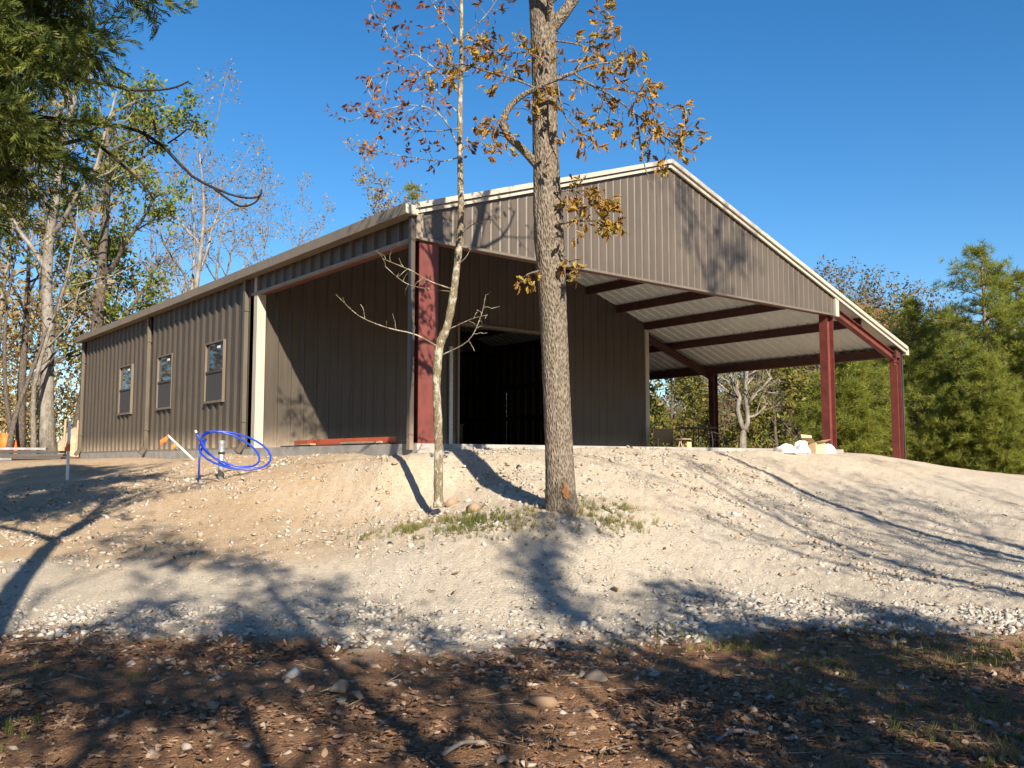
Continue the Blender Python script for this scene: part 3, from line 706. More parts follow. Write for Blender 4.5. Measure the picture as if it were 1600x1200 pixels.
def twigs(q, rad, n, L, leaves, seed, spread=1.0, droop=-.05, start=.2, sz=None):
    """short side twigs with leaves at their ends"""
    gg = Grow(seed); gg.mb = g.mb
    for j in range(n):
        f = (start+(1-start)*(j+gg.r.random())/n)*(len(q)-1); i = min(int(f), len(q)-2); p = q[i]+(q[i+1]-q[i])*(f-i); ax = (q[i+1]-q[i]); ax = ax/np.linalg.norm(ax)
        nd = gg.np.normal(size=3); nd -= ax*(nd@ax); nd /= np.linalg.norm(nd); d = ax*.6+nd*spread
        pp = [p]; d = d/np.linalg.norm(d); ll = L*gg.r.uniform(.5, 1.2)
        for k in range(4): d = d+gg.np.normal(size=3)*.25+np.array([0, 0, droop]); d /= np.linalg.norm(d); pp.append(pp[-1]+d*ll/4)
        g.mb.tube(pp, [.006, .005, .004, .0035, .003], 4, cap=False)
        for _ in range(leaves):
            k = gg.r.choice((2, 3, 4, 4, 4)); leafpos.append(pp[k]+gg.np.normal(size=3)*.03); leafdir.append(d+gg.np.normal(size=3)*.9+np.array([0, 0, -.45]))
l1, r1_ = limb_px(g, [(842,262,0),(815,232,-.12),(795,214,-.25),(786,193,-.3),(793,172,-.32),(812,152,-.34),(838,138,-.38),(868,124,-.42),(900,112,-.45)], OD, .055, .02, 32)
twigs(l1, r1_, 12, .35, 6, 1); g.mb.build('limb', m_oakbark, oak, True); g.mb = MB()
for pts, n, L, lv, sd in (
    ([(868,124,-.42),(905,126,-.4),(950,146,-.3),(990,176,-.2),(1022,200,-.15),(1048,222,-.1),(1064,224,-.1)], 20, .28, 4, 2),
    ([(895,113,-.45),(932,100,-.5),(962,96,-.4),(985,72,-.35),(1000,95,-.3)], 9, .22, 3, 3),
    ([(900,112,-.45),(930,60,-.2),(945,25,-.1),(952,-20,0)], 8, .2, 3, 4),
    ([(838,138,-.38),(800,122,-.4),(755,110,-.3),(718,100,-.2),(692,108,-.1)], 16, .26, 4, 5),
    ([(793,172,-.32),(775,200,-.35),(765,232,-.3)], 6, .2, 3, 6),
    ([(866,300,-.17),(895,298,-.25),(922,312,-.3),(940,330,-.3)], 11, .2, 5, 7),
    ([(868,352,-.17),(900,345,-.3),(930,345,-.35),(950,338,-.35)], 11, .2, 5, 8),
    ([(872,395,-.15),(893,412,-.25),(905,428,-.3)], 4, .14, 3, 9),
    ([(852,420,0),(826,428,-.2),(820,432,-.2)], 3, .1, 2, 10),
    ([(895,113,-.45),(930,135,-.55),(968,140,-.5),(1010,152,-.4),(1048,175,-.3)], 13, .26, 3, 12),
    ([(870,125,-.4),(880,175,-.5),(905,205,-.5),(925,215,-.5)], 7, .22, 4, 13),
    ([(994,179,-.19),(1003,240,-.2),(1015,288,-.2)], 1, .05, 1, 14),
    ([(856,62,0),(905,70,-.2),(935,85,-.2)], 5, .2, 3, 16),
    ([(838,150,-.3),(850,100,-.35),(820,82,-.35),(778,86,-.3),(755,75,-.3)], 11, .25, 4, 15)):
    q, rd = limb_px(g, pts, OD, .014, .005, 16, 5); twigs(q, rd, int(n*1.5), L*1.25, lv+2, sd); g.mb.build('limb', m_oakbark, oak, True); g.mb = MB()
# fork above and the upper crown (mostly above the picture)
l2, r2_ = limb_px(g, [(860,45,0),(885,15,-.05),(910,-25,-.1),(950,-110,-.2),(985,-260,-.3)], OD, .085, .03, 20, 9); g.mb.build('limb', m_oakbark, oak, True); g.mb = MB()
for st, dd, L_ in ((path[-60], (.5, -.4, .8), 2.2), (path[-35], (-.6, .3, .7), 2.0), (path[-12], (.2, .5, .8), 1.8), (path[-75], (-.5, -.5, .6), 2.0), (l2[-4], (.6, .1, .8), 2.2), (l2[-1], (.3, -.4, .9), 2.2)):
    g.limb(st, dd, L_, .045, 2, .08, .2, (5, 4)); g.mb.build('limb', m_oakbark, oak, True); g.mb = MB()
ex = np.array(g.tips); exd = np.array(g.tdir); sel = g.np.integers(0, len(ex), 520)
lp = np.array(leafpos); ld = np.array(leafdir); n = len(lp)
crown = thing_crown = foliage('crown', 'oak', ex[sel]+g.np.normal(size=(520, 3))*.06, exd[sel]+g.np.normal(size=(520, 3))*.8, g.np.uniform(.09, .15, 520), m_oakleaf, oak, r=g.np); crown['kind'] = 'stuff'
# the leaves in view: each one an object, four shared leaf meshes of different colour
leaf_me = [tri_mesh('leaf', LEAF['oak'][0]*np.array([1, 1.0+.1*i, 1+.6*i]), LEAF['oak'][1], np.full(len(LEAF['oak'][0]), .1+.2*i)) for i in range(5)]
for me in leaf_me: me.materials.append(m_oakleaf)
order = g.np.permutation(n); nl = min(300, n); Mx = frames(ld, g.np.uniform(0, 6.28, n)); oo = np.array(oak.location)
for i in order[:nl]:
    o = bpy.data.objects.new('leaf', leaf_me[int(g.np.integers(0, 5))]); COL.objects.link(o); o.parent = crown
    s_ = float(g.np.uniform(.08, .145)); m4 = Matrix([list(Mx[i][k]*s_)+[lp[i][k]-oo[k]] for k in range(3)]+[[0, 0, 0, 1]]); o.matrix_local = m4
if n > nl:
    o = foliage('foliage', 'oak', lp[order[nl:]], ld[order[nl:]], g.np.uniform(.08, .14, n-nl), m_oakleaf, oak, r=g.np); o['kind'] = 'stuff'

# ---------------------------------------------------------------- slim sapling left of it
SD = 12.0
sap = thing('sapling', 'slender pale lichened sapling with small reddish leaves left of the big oak', 'tree', gpt(685, 779))
g = Grow(31); leafpos, leafdir = [], []
sp = [(686,792,0),(685,770,0),(685,680,0),(682,600,0),(687,540,0),(700,505,0),(712,432,0),(720,340,0),(719,250,0),(719,167,0),(721,83,0),(721,0,0),(724,-120,0),(720,-240,0)]
q = bez([P(u, v, SD) for u, v, o in sp], 130); rd = np.interp(np.linspace(0, 13, len(q)), range(14), [.095,.078,.070,.068,.074,.066,.062,.055,.047,.041,.035,.028,.02,.01])
g.mb.tube(q, rd*.80*(1+.06*np.sin(np.arange(len(q))*1.7)+.05*np.sin(np.arange(len(q))*.6)), 14); g.mb.build('trunk', m_sapbark, sap, True); g.mb = MB(); q_tr = q
for pts, r0, n, L, lv, sd in (
    ([(690,545,0),(650,585-62,-.1),(605,512,-.2),(560,493,-.3),(525,460,-.35)], .016, 7, .22, 0, 1),
    ([(707,452,0),(668,438,-.1),(645,424,-.15),(612,410,-.2),(597,404,-.2)], .013, 8, .22, 0, 2),
    ([(688,556,0),(732,532,-.15),(752,492,-.25),(759,460,-.3)], .012, 6, .2, 0, 3),
    ([(700,515,0),(738,498,-.1),(762,492,-.15)], .008, 4, .15, 0, 4),
    ([(714,415,0),(727,403,-.1),(736,388,-.1)], .01, 1, .1, 0, 5),
    ([(721,365,0),(740,350,-.1),(762,343,-.2),(768,346,-.2)], .012, 4, .1, 0, 6),
    ([(707,456,0),(640,445,.1),(600,385+30,.2)], .008, 5, .2, 0, 7),
    ([(719,235,0),(693,185,-.1),(655,165,-.2),(605,170,-.3),(545,190,-.4)], .016, 17, .3, 5, 8),
    ([(719,245,0),(690,252,-.1),(645,246,-.2),(600,238,-.25),(585,222,-.3)], .012, 10, .26, 4, 9),
    ([(720,150,0),(685,112,.1),(645,82,.2),(612,62,.2),(590,25,.2)], .014, 16, .3, 4, 10),
    ([(720,70,0),(692,32,0),(668,-10,.1),(640,-60,.1)], .012, 12, .3, 4, 11),
    ([(721,62,0),(752,32,-.1),(778,-4,-.1),(800,-60,0)], .012, 9, .3, 2, 12),
    ([(719,232,0),(742,222,.1),(768,205,.2)], .009, 6, .2, 3, 13),
    ([(719,180,0),(690,150,.2),(660,120,.3),(625,110,.4),(590,120,.4)], .012, 13, .3, 4, 14),
    ([(720,110,0),(750,90,.2),(775,70,.3)], .01, 8, .28, 4, 15),
    ([(720,20,0),(680,-30,-.2),(620,-40,-.3),(580,10,-.3)], .012, 14, .3, 4, 16),
    ([(719,200,0),(680,205,-.3),(640,200,-.4),(590,165,-.5),(570,130,-.5)], .011, 12, .28, 3, 17)):
    q, rd = limb_px(g, pts, SD, r0*.75, .004, 14, 5); twigs(q, rd, n, L, lv+3 if lv else 0, sd+100, 1.0, -.02); g.mb.build('branch', m_sapbark, sap, True); g.mb = MB()
for st, dd in ((q_tr[-20], (.5, .2, .8)), (q_tr[-12], (-.5, -.3, .8)), (q_tr[-4], (.2, -.5, .8))):
    g.limb(st, dd, 1.3, .015, 1, .1, .2, (6,)); g.mb.build('branch', m_sapbark, sap, True); g.mb = MB()
lp = np.array(leafpos); ld = np.array(leafdir); n = len(lp); ex = np.array(g.tips)
cr = foliage('crown', 'blade', ex+g.np.normal(size=ex.shape)*.04, np.array(g.tdir)+g.np.normal(size=ex.shape)*.5, .07, m_redleaf, sap, r=g.np); cr['kind'] = 'stuff'
leaf_me = [tri_mesh('leaf', LEAF['blade'][0]*np.array([1, 1.0, 1+.8*i]), LEAF['blade'][1], np.full(5, .1+.22*i)) for i in range(4)]
for me in leaf_me: me.materials.append(m_redleaf)
order = g.np.permutation(n); nl = min(300, n); Mx = frames(ld, g.np.uniform(0, 6.28, n)); oo = np.array(sap.location)
for i in order[:nl]:
    o = bpy.data.objects.new('leaf', leaf_me[int(g.np.integers(0, 4))]); COL.objects.link(o); o.parent = cr
    s_ = float(g.np.uniform(.065, .115)); o.matrix_local = Matrix([list(Mx[i][k]*s_)+[lp[i][k]-oo[k]] for k in range(3)]+[[0, 0, 0, 1]])
if n > nl:
    o = foliage('foliage', 'blade', lp[order[nl:]], ld[order[nl:]], g.np.uniform(.06, .11, n-nl), m_redleaf, sap, r=g.np); o['kind'] = 'stuff'
print('oak/sapling leaves', n)

# ---------------------------------------------------------------- trees further back
def at(u, d): q = P(u, 720, d); return (q[0], q[1], gz(q[0], q[1]))
SUNH = np.array([math.sin(SUN_AZ), math.cos(SUN_AZ)])
# --- left woods
make_tree('pale_trunk_tree', 'tall tree with thick pale grey trunk at the edge of the left woods', at(76, 31), 14.5, 41, m_palebark, m_olive, 'blade', .22, 4.5, 3, .27, .8, (7, 5, 4), .5, (.0, .01), start=.4)
make_tree('vine_covered_tree', 'dark trunked tree wrapped in green leaves just left of the barn corner', at(122, 33), 12.6, 42, m_darkbark, m_greenleaf, 'blade', .20, 9.0, 3, .33, .9, (10, 7, 4), .46, start=.26)
make_tree('vine_covered_tree', 'green leafy tree at the left edge behind the pale trunk', at(30, 36), 10.5, 43, m_darkbark, m_greenleaf, 'blade', .2, 6.5, 3, .2, .9, (8, 5, 4), .46, start=.3)
bare = make_tree('bare_tree', 'spreading pale bare tree with a few tan leaves above the barn eave', at(262, 42), 15.0, 44, m_palebark, m_tanleaf, 'blade', .16, .45, 4, .24, .95, (9, 6, 5, 4), .52, (.05, .0), start=.3)
copy_thing(bare, at(185, 50), 2.1, 1.0, 'thin bare tree between the green tree and the spreading pale one')
copy_thing(bare, at(335, 55), 4.0, .92, 'bare tree rising over the eave right of the spreading pale one')
bare2 = make_tree('bare_tree', 'fine twigged bare tree over the middle of the long eave', at(402, 58), 14.6, 45, m_palebark, m_tanleaf, 'blade', .15, .3, 4, .15, .5, (10, 7, 5, 4), .42, start=.4)
copy_thing(bare2, at(455, 62), 1.3, 1.06, 'second fine twigged bare tree, nearer the porch end of the eave')
copy_thing(bare2, at(225, 52), 2.9, .9, 'bare tree with upright twigs half hidden behind the spreading pale one')
copy_thing(bare2, at(300, 46), 3.9, .95, 'upright bare tree in front of the sky left of the far windows')
tan = make_tree('tan_leaved_tree', 'rounded tan leaved tree top showing over the roof behind the sapling', at(565, 62), 17.2, 46, m_palebark, m_tanleaf, 'blade', .26, 2.8, 3, .22, .9, (9, 6, 5), .42, start=.45)
copy_thing(tan, at(-10, 40), 1.0, .85, 'tan leaved tree at the far left edge of the picture')
copy_thing(tan, at(150, 56), 2.0, .72, 'tan leaved tree low behind the barn corner')
copy_thing(tan, at(55, 48), 4.4, .9, 'tan leaved tree behind the pale trunk')
for k, (u, d, lab) in enumerate(((20, 33, 'thin dark trunk left of the pale trunk'), (52, 30, 'slim tan trunk just left of the thick pale trunk'), (146, 37, 'thin dark trunk against the barn corner'), (8, 29, 'thin leaning trunk at the left picture edge'))):
    make_tree('thin_tree', lab, at(u, d), 9.5-k, 60+k, m_darkbark if k != 1 else m_palebark, m_tanleaf, 'blade', .18, 1.2, 2, .10, .9, (8, 5), .4, (.06*(k-1), 0), start=.4, group='thin trunks in the left woods')
make_pine('pine_tree', 'tip of an evergreen peeking over the front end of the eave', at(640, 66), 20.3, 47, .16, .3, tuft=.5, dens=.5)

# --- right: behind the lean-to
p0 = make_pine('pine_tree', 'tallest pine at the right edge of the picture', at(1548, 34), 10.0, 51, .34, .16, dens=1.15)
p1 = make_pine('pine_tree', 'round topped pine right behind the outer lean-to post', at(1432, 37), 8.6, 52, .38, .1, dens=1.2)
p2 = make_pine('pine_tree', 'young bright green pine between the two front red posts', at(1335, 29), 4.5, 53, .36, .03, tuft=.24, dens=1.3)
copy_thing(p1, at(1500, 39), 2.2, (.9, .9, .78), 'lower pine between the round topped and the tallest pine')
copy_thing(p0, at(1655, 33), 1.0, .82, 'pine cut off by the right picture edge')
copy_thing(p1, at(1375, 44), 4.0, (1.05, 1.05, .93), 'pine behind the roof end of the lean-to')
copy_thing(p2, at(1405, 31), 3.0, .62, 'small pine bush at the foot of the outer post')
copy_thing(p2, at(1490, 30), 5.0, .78, 'small pine in front of the lower pine')
copy_thing(p1, at(1600, 36), 1.1, (1.1, 1.1, 1.12), 'full pine filling the right edge beside the tallest')
copy_thing(p1, at(1492, 44), 3.1, (1.2, 1.2, 1.18), 'pine in the gap left of the tallest one')
copy_thing(p0, at(1470, 52), 5.1, 1.1, 'pine top far behind the round topped one')
copy_thing(p2, at(1545, 29), .4, .95, 'bright young pine below the tallest one')
copy_thing(p2, at(1285, 37), 1.0, 1.12, 'dark young pine left of the second red post')
copy_thing(p2, at(1580, 28.5), 2.0, .66, 'pine bush in front of the tallest pine')
ol = make_tree('olive_bush', 'olive green leafy tree in the middle of the lean-to opening', at(1215, 36), 5.6, 54, m_darkbark, m_olive, 'blade', .2, 4.5, 3, .11, .95, (9, 6, 4), .5, start=.08)
copy_thing(ol, at(1050, 38), 2.0, 1.05, 'olive leaved tree behind the folding chair')
copy_thing(ol, at(1110, 42), 4.2, 1.15, 'olive leaved tree behind the dark lean-to post')
copy_thing(ol, at(1250, 40), 5.2, 1.0, 'yellow green tree left of the second red post')
copy_thing(ol, at(990, 40), 3.3, 1.1, 'olive leaved tree at the recessed wall corner')
copy_thing(ol, at(1165, 33), .7, .62, 'low olive bush under the pale forked tree')
copy_thing(ol, at(1085, 33), 1.7, .55, 'low olive bush left of the pale forked tree')
g = Grow(57); bt = thing('forked_tree', 'pale bare forked tree seen through the lean-to', 'tree', at(1160, 30.5)); BD = 30.5
for pts, r0 in (([(1160,735),(1160,690),(1161,672)], .17), ([(1161,674),(1152,640),(1155,622),(1148,605),(1140,585)], .10), ([(1161,674),(1168,660),(1166,632),(1165,600),(1168,570)], .10), ([(1167,652),(1182,648),(1200,630)], .05), ([(1154,625),(1135,610),(1122,598)], .05), ([(1166,632),(1185,612),(1205,590)], .06)):
    q, rd = limb_px(g, pts, BD, r0, r0*.6, 10, 7); g.children(q, rd, 1.9, 2 if r0 < .15 else 0, .05, .2, (6, 5), .5, .8)
g.mb.build('trunk', m_palebark, bt, True)
ht = copy_thing(ol, at(1352, 118), 0.3, (1.5, 1.5, 1.6), 'small round tree on the ridge left of the hill'); ht.location.z += 12.0*0
copy_thing(ol, at(1418, 112), 1.3, (2.0, 2.0, 1.8), 'larger round tree on the hill ridge above the round topped pine')

# --- woods that read as one mass: hillside, brush below the trees
def mass(name, label, cat, mat, pts, size, seed, stems=None, dens=60, rad=(1.5, 1.5, 2.0)):
    r = np.random.default_rng(seed); pos = []; tn = []
    for (x, y, z, s_) in pts:
        k = int(dens*s_); d = rnd_dirs(k, r)*(r.uniform(.25, 1, (k, 1))**.5)*np.array(rad)*s_; pos.append(np.array([x, y, z+rad[2]*s_*.9])+d); tn.append(np.clip(r.normal(r.uniform(.2, .8), .18, k), 0, 1))
    pos = np.concatenate(pos); o = foliage(name, 'blade', pos, rnd_dirs(len(pos), r), size*r.uniform(.6, 1.3, len(pos)), mat, None, np.concatenate(tn), r)
    tag(o, label, cat, None, 'stuff'); return o
r = np.random.default_rng(77)
pts = []
for i in range(620):
    a = r.uniform(-2, 40); R = r.uniform(62, 180); q = L2W(R*math.sin(math.radians(a)), R*math.cos(math.radians(a))); pts.append((q[0], q[1], gz(q[0], q[1])-.5, r.uniform(.8, 1.5)*(1+R/220)))
mass('hillside_woods', 'brown and olive autumn woods covering the far hillside on the right', 'woods', M_tint('hill_leaf', [(.075, .06, .04), (.12, .09, .055), (.15, .11, .06), (.10, .11, .035), (.06, .085, .025)], .8, .2), pts, .6, 78, dens=60)
pts = []
for i in range(150):
    q = at(r.uniform(-260, 340), r.uniform(36, 62)); pts.append((q[0], q[1], q[2], r.uniform(.5, 1.25)))
for i in range(130):
    u_ = r.uniform(-300, 190); q = at(u_, r.uniform(34, 58)); pts.append((q[0], q[1], q[2]+r.uniform(.5, 7.5 if u_ < 110 else 4.5), r.uniform(.5, 1.1)))
for i in range(90):
    u_ = r.uniform(-350, 330); q = at(u_, r.uniform(60, 75)); pts.append((q[0], q[1], q[2]+r.uniform(0, 9 if u_ < 140 else 5.5), r.uniform(.9, 1.6)))
fpts = []
for i in range(150):
    u_ = r.uniform(-380, 330); q = at(u_, r.uniform(58, 78)); fpts.append((q[0], q[1], q[2]+r.uniform(-1, 9 if u_ < 150 else 5), r.uniform(1.0, 1.7)))
for i in range(110):
    q = at(r.uniform(-1100, -380), r.uniform(34, 50)); fpts.append((q[0], q[1], q[2]+r.uniform(0, 9), r.uniform(1.0, 1.8)))
mass('far_woods', 'brown autumn woods closing the view behind the left trees', 'woods', m_tanleaf, fpts, .5, 83, dens=60)
mass('woodland_brush', 'brown leafy brush filling the left woods', 'brush', m_tanleaf, pts, .21, 79, dens=110, rad=(1.3, 1.3, 1.7))
pts = []
for i in range(90):
    q = at(r.uniform(1000, 1750), r.uniform(30, 46)); pts.append((q[0], q[1], q[2]-.3, r.uniform(.4, .85)))
mass('green_brush', 'low green brush along the drop behind the lean-to', 'brush', m_olive, pts, .16, 80, dens=190, rad=(1.2, 1.2, 1.2))

# --- cedar at the upper left, trunk outside the picture
cx_, cy_ = L2W(-6.4, 8.6); cz_ = gz(cx_, cy_); ced = thing('cedar_tree', 'dark green cedar hanging into the upper left corner', 'tree', (cx_, cy_, cz_))
g = Grow(81); g.mb.tube([(cx_, cy_, cz_-.2), (cx_+.1, cy_, cz_+3), (cx_, cy_+.1, cz_+6), (cx_, cy_, cz_+9.5)], [.2, .16, .11, .02], 10)
pos, dr = [], []; ze = 2.6
while ze < 7.6:
    R0 = float(np.interp(ze, [2.6, 3.0, 3.6, 3.9, 4.5, 5.2, 7.6], [1.3, 1.8, 2.15, 2.45, 2.85, 2.6, .4]))
    for k in range(6):
        a = g.r.uniform(0, 6.28); R = R0*g.r.uniform(.75, 1.06); d = np.array([math.cos(a), math.sin(a), .12]); q = [np.array([cx_, cy_, CAM[2]+ze+.25])]
        for j in range(9): d = d+g.np.normal(size=3)*.12+np.array([0, 0, -.02]); d /= np.linalg.norm(d); q.append(q[-1]+d*R/9)
        g.mb.tube(q, np.linspace(.028, .005, 10), 5)
        for j in range(3, 10):
            for _ in range(6 if d[:2]@RGT[:2] > -.1 else 1):
                sd = d*.8+g.np.normal(size=3)*np.array([.75, .75, .35]); sd /= np.linalg.norm(sd); Lq = g.r.uniform(.2, .5); e0 = q[j]
                for m_ in range(5): pos.append(e0+sd*Lq*m_/4+np.array([0, 0, -.09*(m_/4)**2])+g.np.normal(size=3)*.025); dr.append(sd+g.np.normal(size=3)*.45+np.array([0, 0, -.25]))
    ze += .19
g.mb.build('trunk', m_darkbark, ced, True); n = len(pos)
foliage('crown', 'spray', pos, dr, g.np.uniform(.17, .30, n), m_cedar, ced, np.clip(g.np.normal(.45, .22, n), 0, 1), g.np)

# --- the woods go on to the left of the picture
for k, (lat, dep, src, sc, lab) in enumerate(((-21, 22, tan, .85, 'nearest'), (-25, 14, bare, .95, 'bare'), (-20, 6, tan, .8, 'leafy'), (-30, 24, tan, 1.0, 'tall'), (-27, 30, bare2, .95, 'slim'), (-24, -2, tan, .9, 'broad'))):
    x_, y_ = L2W(lat, dep); copy_thing(src, (x_, y_, gz(x_, y_)), k*1.3, sc, lab+' tree of the woods beyond the left picture edge', 'woods beyond the left edge')

# --- tree beside the camera on the left: its bare twigs hang into the picture, its trunk shadow lies on the drive
bx, by = -8.0, -7.9; bz = gz(bx, by)
nt_ = thing('near_tree', 'forked tree outside the left edge whose trunk shadow crosses the drive', 'tree', (bx, by, bz)); g = Grow(83); TD = 5.0
q = bez([(bx, by, bz-.2), (bx+.05, by, bz+2), (bx, by+.05, bz+4), (bx+.1, by+.1, bz+5.6)], 18); g.mb.tube(q, np.linspace(.17, .11, len(q)), 10)
for dd, L_, r_ in (((.35, .1, .9), 3.2, .085), ((-.5, .2, .8), 3.0, .075), ((.1, -.5, .85), 2.8, .06), ((.5, .5, .6), 2.2, .05)): g.limb(q[-1], dd, L_, r_, 2, .05, .14, (6, 5), .5, .9)
near_leaf = (np.array(g.tips), np.array(g.tdir)); leafpos, leafdir = [], []
g.mb.build('trunk', m_darkbark, nt_, True)
tp_, td_ = near_leaf; k = 700; ii_ = g.np.integers(0, len(tp_), k); foliage('crown', 'blade', tp_[ii_], td_[ii_]+g.np.normal(size=(k, 3))*.5, .13, m_tanleaf, nt_, r=g.np)
TD = 11.0; tx, ty = L2W(-10.0, 11.3); tz = gz(tx, ty); q = bez([(tx, ty, tz-.2), (tx, ty+.1, tz+3), (tx+.1, ty, tz+5), (tx, ty, tz+8)], 18)
nt_ = thing('twig_tree', 'tree whose dark bare twigs hang into the upper left below the cedar', 'tree', (tx, ty, tz)); g = Grow(84); g.mb.tube(q, np.linspace(.16, .05, len(q)), 10)
for pts, r0, n, L in (([(-90,100,0),(40,118,0),(155,130,0),(200,140,0),(240,141,0),(272,137,0),(295,127,0)], .009, 3, .07), ([(-120,150,0),(80,185,0),(190,197,0),(235,215,0),(262,236,0),(300,275,0),(340,296,0),(375,308,0),(404,308,0),(409,296,0)], .011, 5, .08),
    ([(330,291,0),(352,308,0),(375,322,0),(396,318,0),(408,305,0)], .006, 1, .05), ([(225,206,0),(235,222,0),(256,226,0)], .006, 0, .05), ([(262,224,0),(280,212,0),(293,201,0)], .005, 0, .05), ([(140,215,0),(200,265,0),(225,290,0),(241,313,0)], .008, 3, .08)):
    q2, rd = limb_px(g, pts, TD, r0*2.6, .010, 24, 6); twigs(q2, rd, n, L*2, 0, 300+len(pts))
for a_, e_ in ((q[10], (-90, 100)), (q[8], (-120, 150)), (q[8], (140, 215))): g.mb.tube(bez([a_, (a_+P(e_[0], e_[1], TD))/2+np.array([0, 0, .25]), P(e_[0], e_[1], TD)], 10), np.linspace(.05, .025, len(bez([a_, a_, a_], 10))), 7)
g.mb.build('trunk', m_twig, nt_, True)
lf = MB(); b0 = P(237, 188, TD); o = link_mesh('dead_leaf', tri_mesh('dead_leaf', LEAF['curl'][0]*.19, LEAF['curl'][1], np.full(len(LEAF['curl'][0]), .35)), m_litter, nt_)
o.matrix_local = Matrix.Translation(Vector(P(238, 186, TD))-Vector(nt_.location)) @ Matrix.Rotation(1.4, 4, 'Y')

# --- trees behind the camera; their crowns shade the foreground
def shade_tree(u, v, hc, seed, label, leaf=.15, per=2.0, sx=1.0, kids=(8, 6, 4), ratio=.42, start=.5):
    G = gpt(u, v); t = (hc)/math.tan(SUN_EL); bxy = G[:2]-SUNH*t; b = (bxy[0], bxy[1], gz(*bxy))
    hh = G[2]+hc-b[2]
    return make_tree('shade_tree', label, b, hh*1.15, seed, m_oakbark, m_tanleaf, 'blade', leaf, per, 3, .15, .95, kids, ratio*sx, start=start, group='oaks behind the camera')
SH = 'leafy oak behind the camera whose shade falls on '
for i, (u, v, hc, per, sx, lab) in enumerate((
    (470, 922, 7.5, 3.4, .8, 'the middle of the drive'), (330, 1130, 5.2, 1.9, 1.0, 'the leaf litter at lower left'), (700, 1120, 4.6, 2.0, .95, 'the stones at bottom centre'),
    (1050, 1150, 4.0, 1.9, .9, 'the litter right of centre'), (1350, 1090, 4.2, 4.0, 1.0, 'the grass at lower right'), (1620, 1080, 4.6, 4.0, 1.1, 'the lower right corner'),
    (1300, 800, 8.5, .8, 1.0, 'the right of the pad'), (1560, 790, 9.5, .8, 1.0, 'the far right of the pad'), (30, 1100, 5.5, 3.0, 1.0, 'the lower left corner'), (60, 925, 8.0, 1.3, .9, 'the left end of the drive'), (1130, 765, 9.0, .5, .9, 'the pad right of the big oak'), (1430, 830, 8.0, .6, 1.1, 'the gravel at mid right'), (1240, 850, 8.0, .35, .8, 'the gravel right of the big oak'), (770, 925, 7.6, 3.0, .6, 'the drive before the big oak'))):
    shade_tree(u, v, hc, 200+i, SH+lab, per=per, sx=sx)

for k, (G, t, per, hx, lab) in enumerate((((6.6, 0, 4.2), 15.5, 1.6, 1.12, 'tall thin oak right of the picture whose twig shadows fall on the gable'),)):
    bxy = np.array(G[:2])-SUNH*t; bz_ = gz(*bxy); make_tree('shade_tree', lab, (bxy[0], bxy[1], bz_), (G[2]+t*math.tan(SUN_EL)-bz_)*hx, 240+k, m_oakbark, m_tanleaf, 'blade', .15, per, 3, .15, .9, (8, 6, 4), .27, start=.72)
# unseen tree belt added to block sky light, too far off for cast shadows
pts = []; r = np.random.default_rng(131)
for i in range(330):
    a = math.radians(r.uniform(62, 292)); R = r.uniform(28, 40); q = L2W(R*math.sin(a), R*math.cos(a)); pts.append((q[0], q[1], gz(q[0], q[1])+r.uniform(-.5, 8.5), r.uniform(1.0, 1.7)))
mass('sky_block_woods', 'unseen belt of autumn woods added behind the camera to block sky light', 'woods', m_tanleaf, pts, .55, 132, dens=60)

# ---------------------------------------------------------------- things on the site
import bmesh
def hull_mesh(name, n, seed, flat=.7, tint=None, pts=None):
    r = np.random.default_rng(seed); bm = bmesh.new(); q = rnd_dirs(n, r)*r.uniform(.8, 1.0, (n, 1))*np.array([1, r.uniform(.65, .95), flat*r.uniform(.8, 1.1)])
    for p in q: bm.verts.new(p)
    res = bmesh.ops.convex_hull(bm, input=bm.verts); bmesh.ops.delete(bm, geom=[v for v in bm.verts if not v.link_faces], context='VERTS')
    bmesh.ops.triangulate(bm, faces=bm.faces); bm.verts.index_update()
    V = np.array([v.co[:] for v in bm.verts]); F = np.array([[v.index for v in f.verts] for f in bm.faces]); bm.free()
    return V, F
STONE = [hull_mesh('s', 9, 500+i, .5) for i in range(9)]

# white survey stake
b = gpt(105, 750); st = thing('survey_stake', 'white survey stake with orange band on the orange dirt at left', 'stake', b)
MB().box((b[0]-.028, b[1]-.02, b[2]-.15), (b[0]+.028, b[1]+.02, b[2]+1.27)).build('post', m_white, st)
MB().box((b[0]-.031, b[1]-.023, b[2]+.62), (b[0]+.031, b[1]+.023, b[2]+.78)).build('band', m_orange, st)
# leaning plastic pipe with flagging tape
b = gpt(303, 719); D_ = float((b-CAM)@FWD); pv = thing('plastic_pipe', 'white plastic pipe leaning out of the bank with orange flagging tape', 'pipe', b)
top = P(262, 680, D_+.1); MB().tube([b-(top-b)*.15, top], .022, 10).build('pipe', m_white, pv, True)
for k, (u0, v0, u1, v1) in enumerate(((263, 681, 250, 692), (275, 690, 268, 700))):
    a = P(u0, v0, D_+.02); e = P(u1, v1, D_-.05); w_ = np.array([0, 0, .05]); m_ = (a+e)/2+np.array([.04, -.05, .03])
    MB().add([a-w_, a+w_, m_-w_*1.2, m_+w_*.9, e-w_*.9, e+w_*1.1], [(0, 1, 3, 2), (2, 3, 5, 4)]).build('flagging_tape', m_orange, pv)
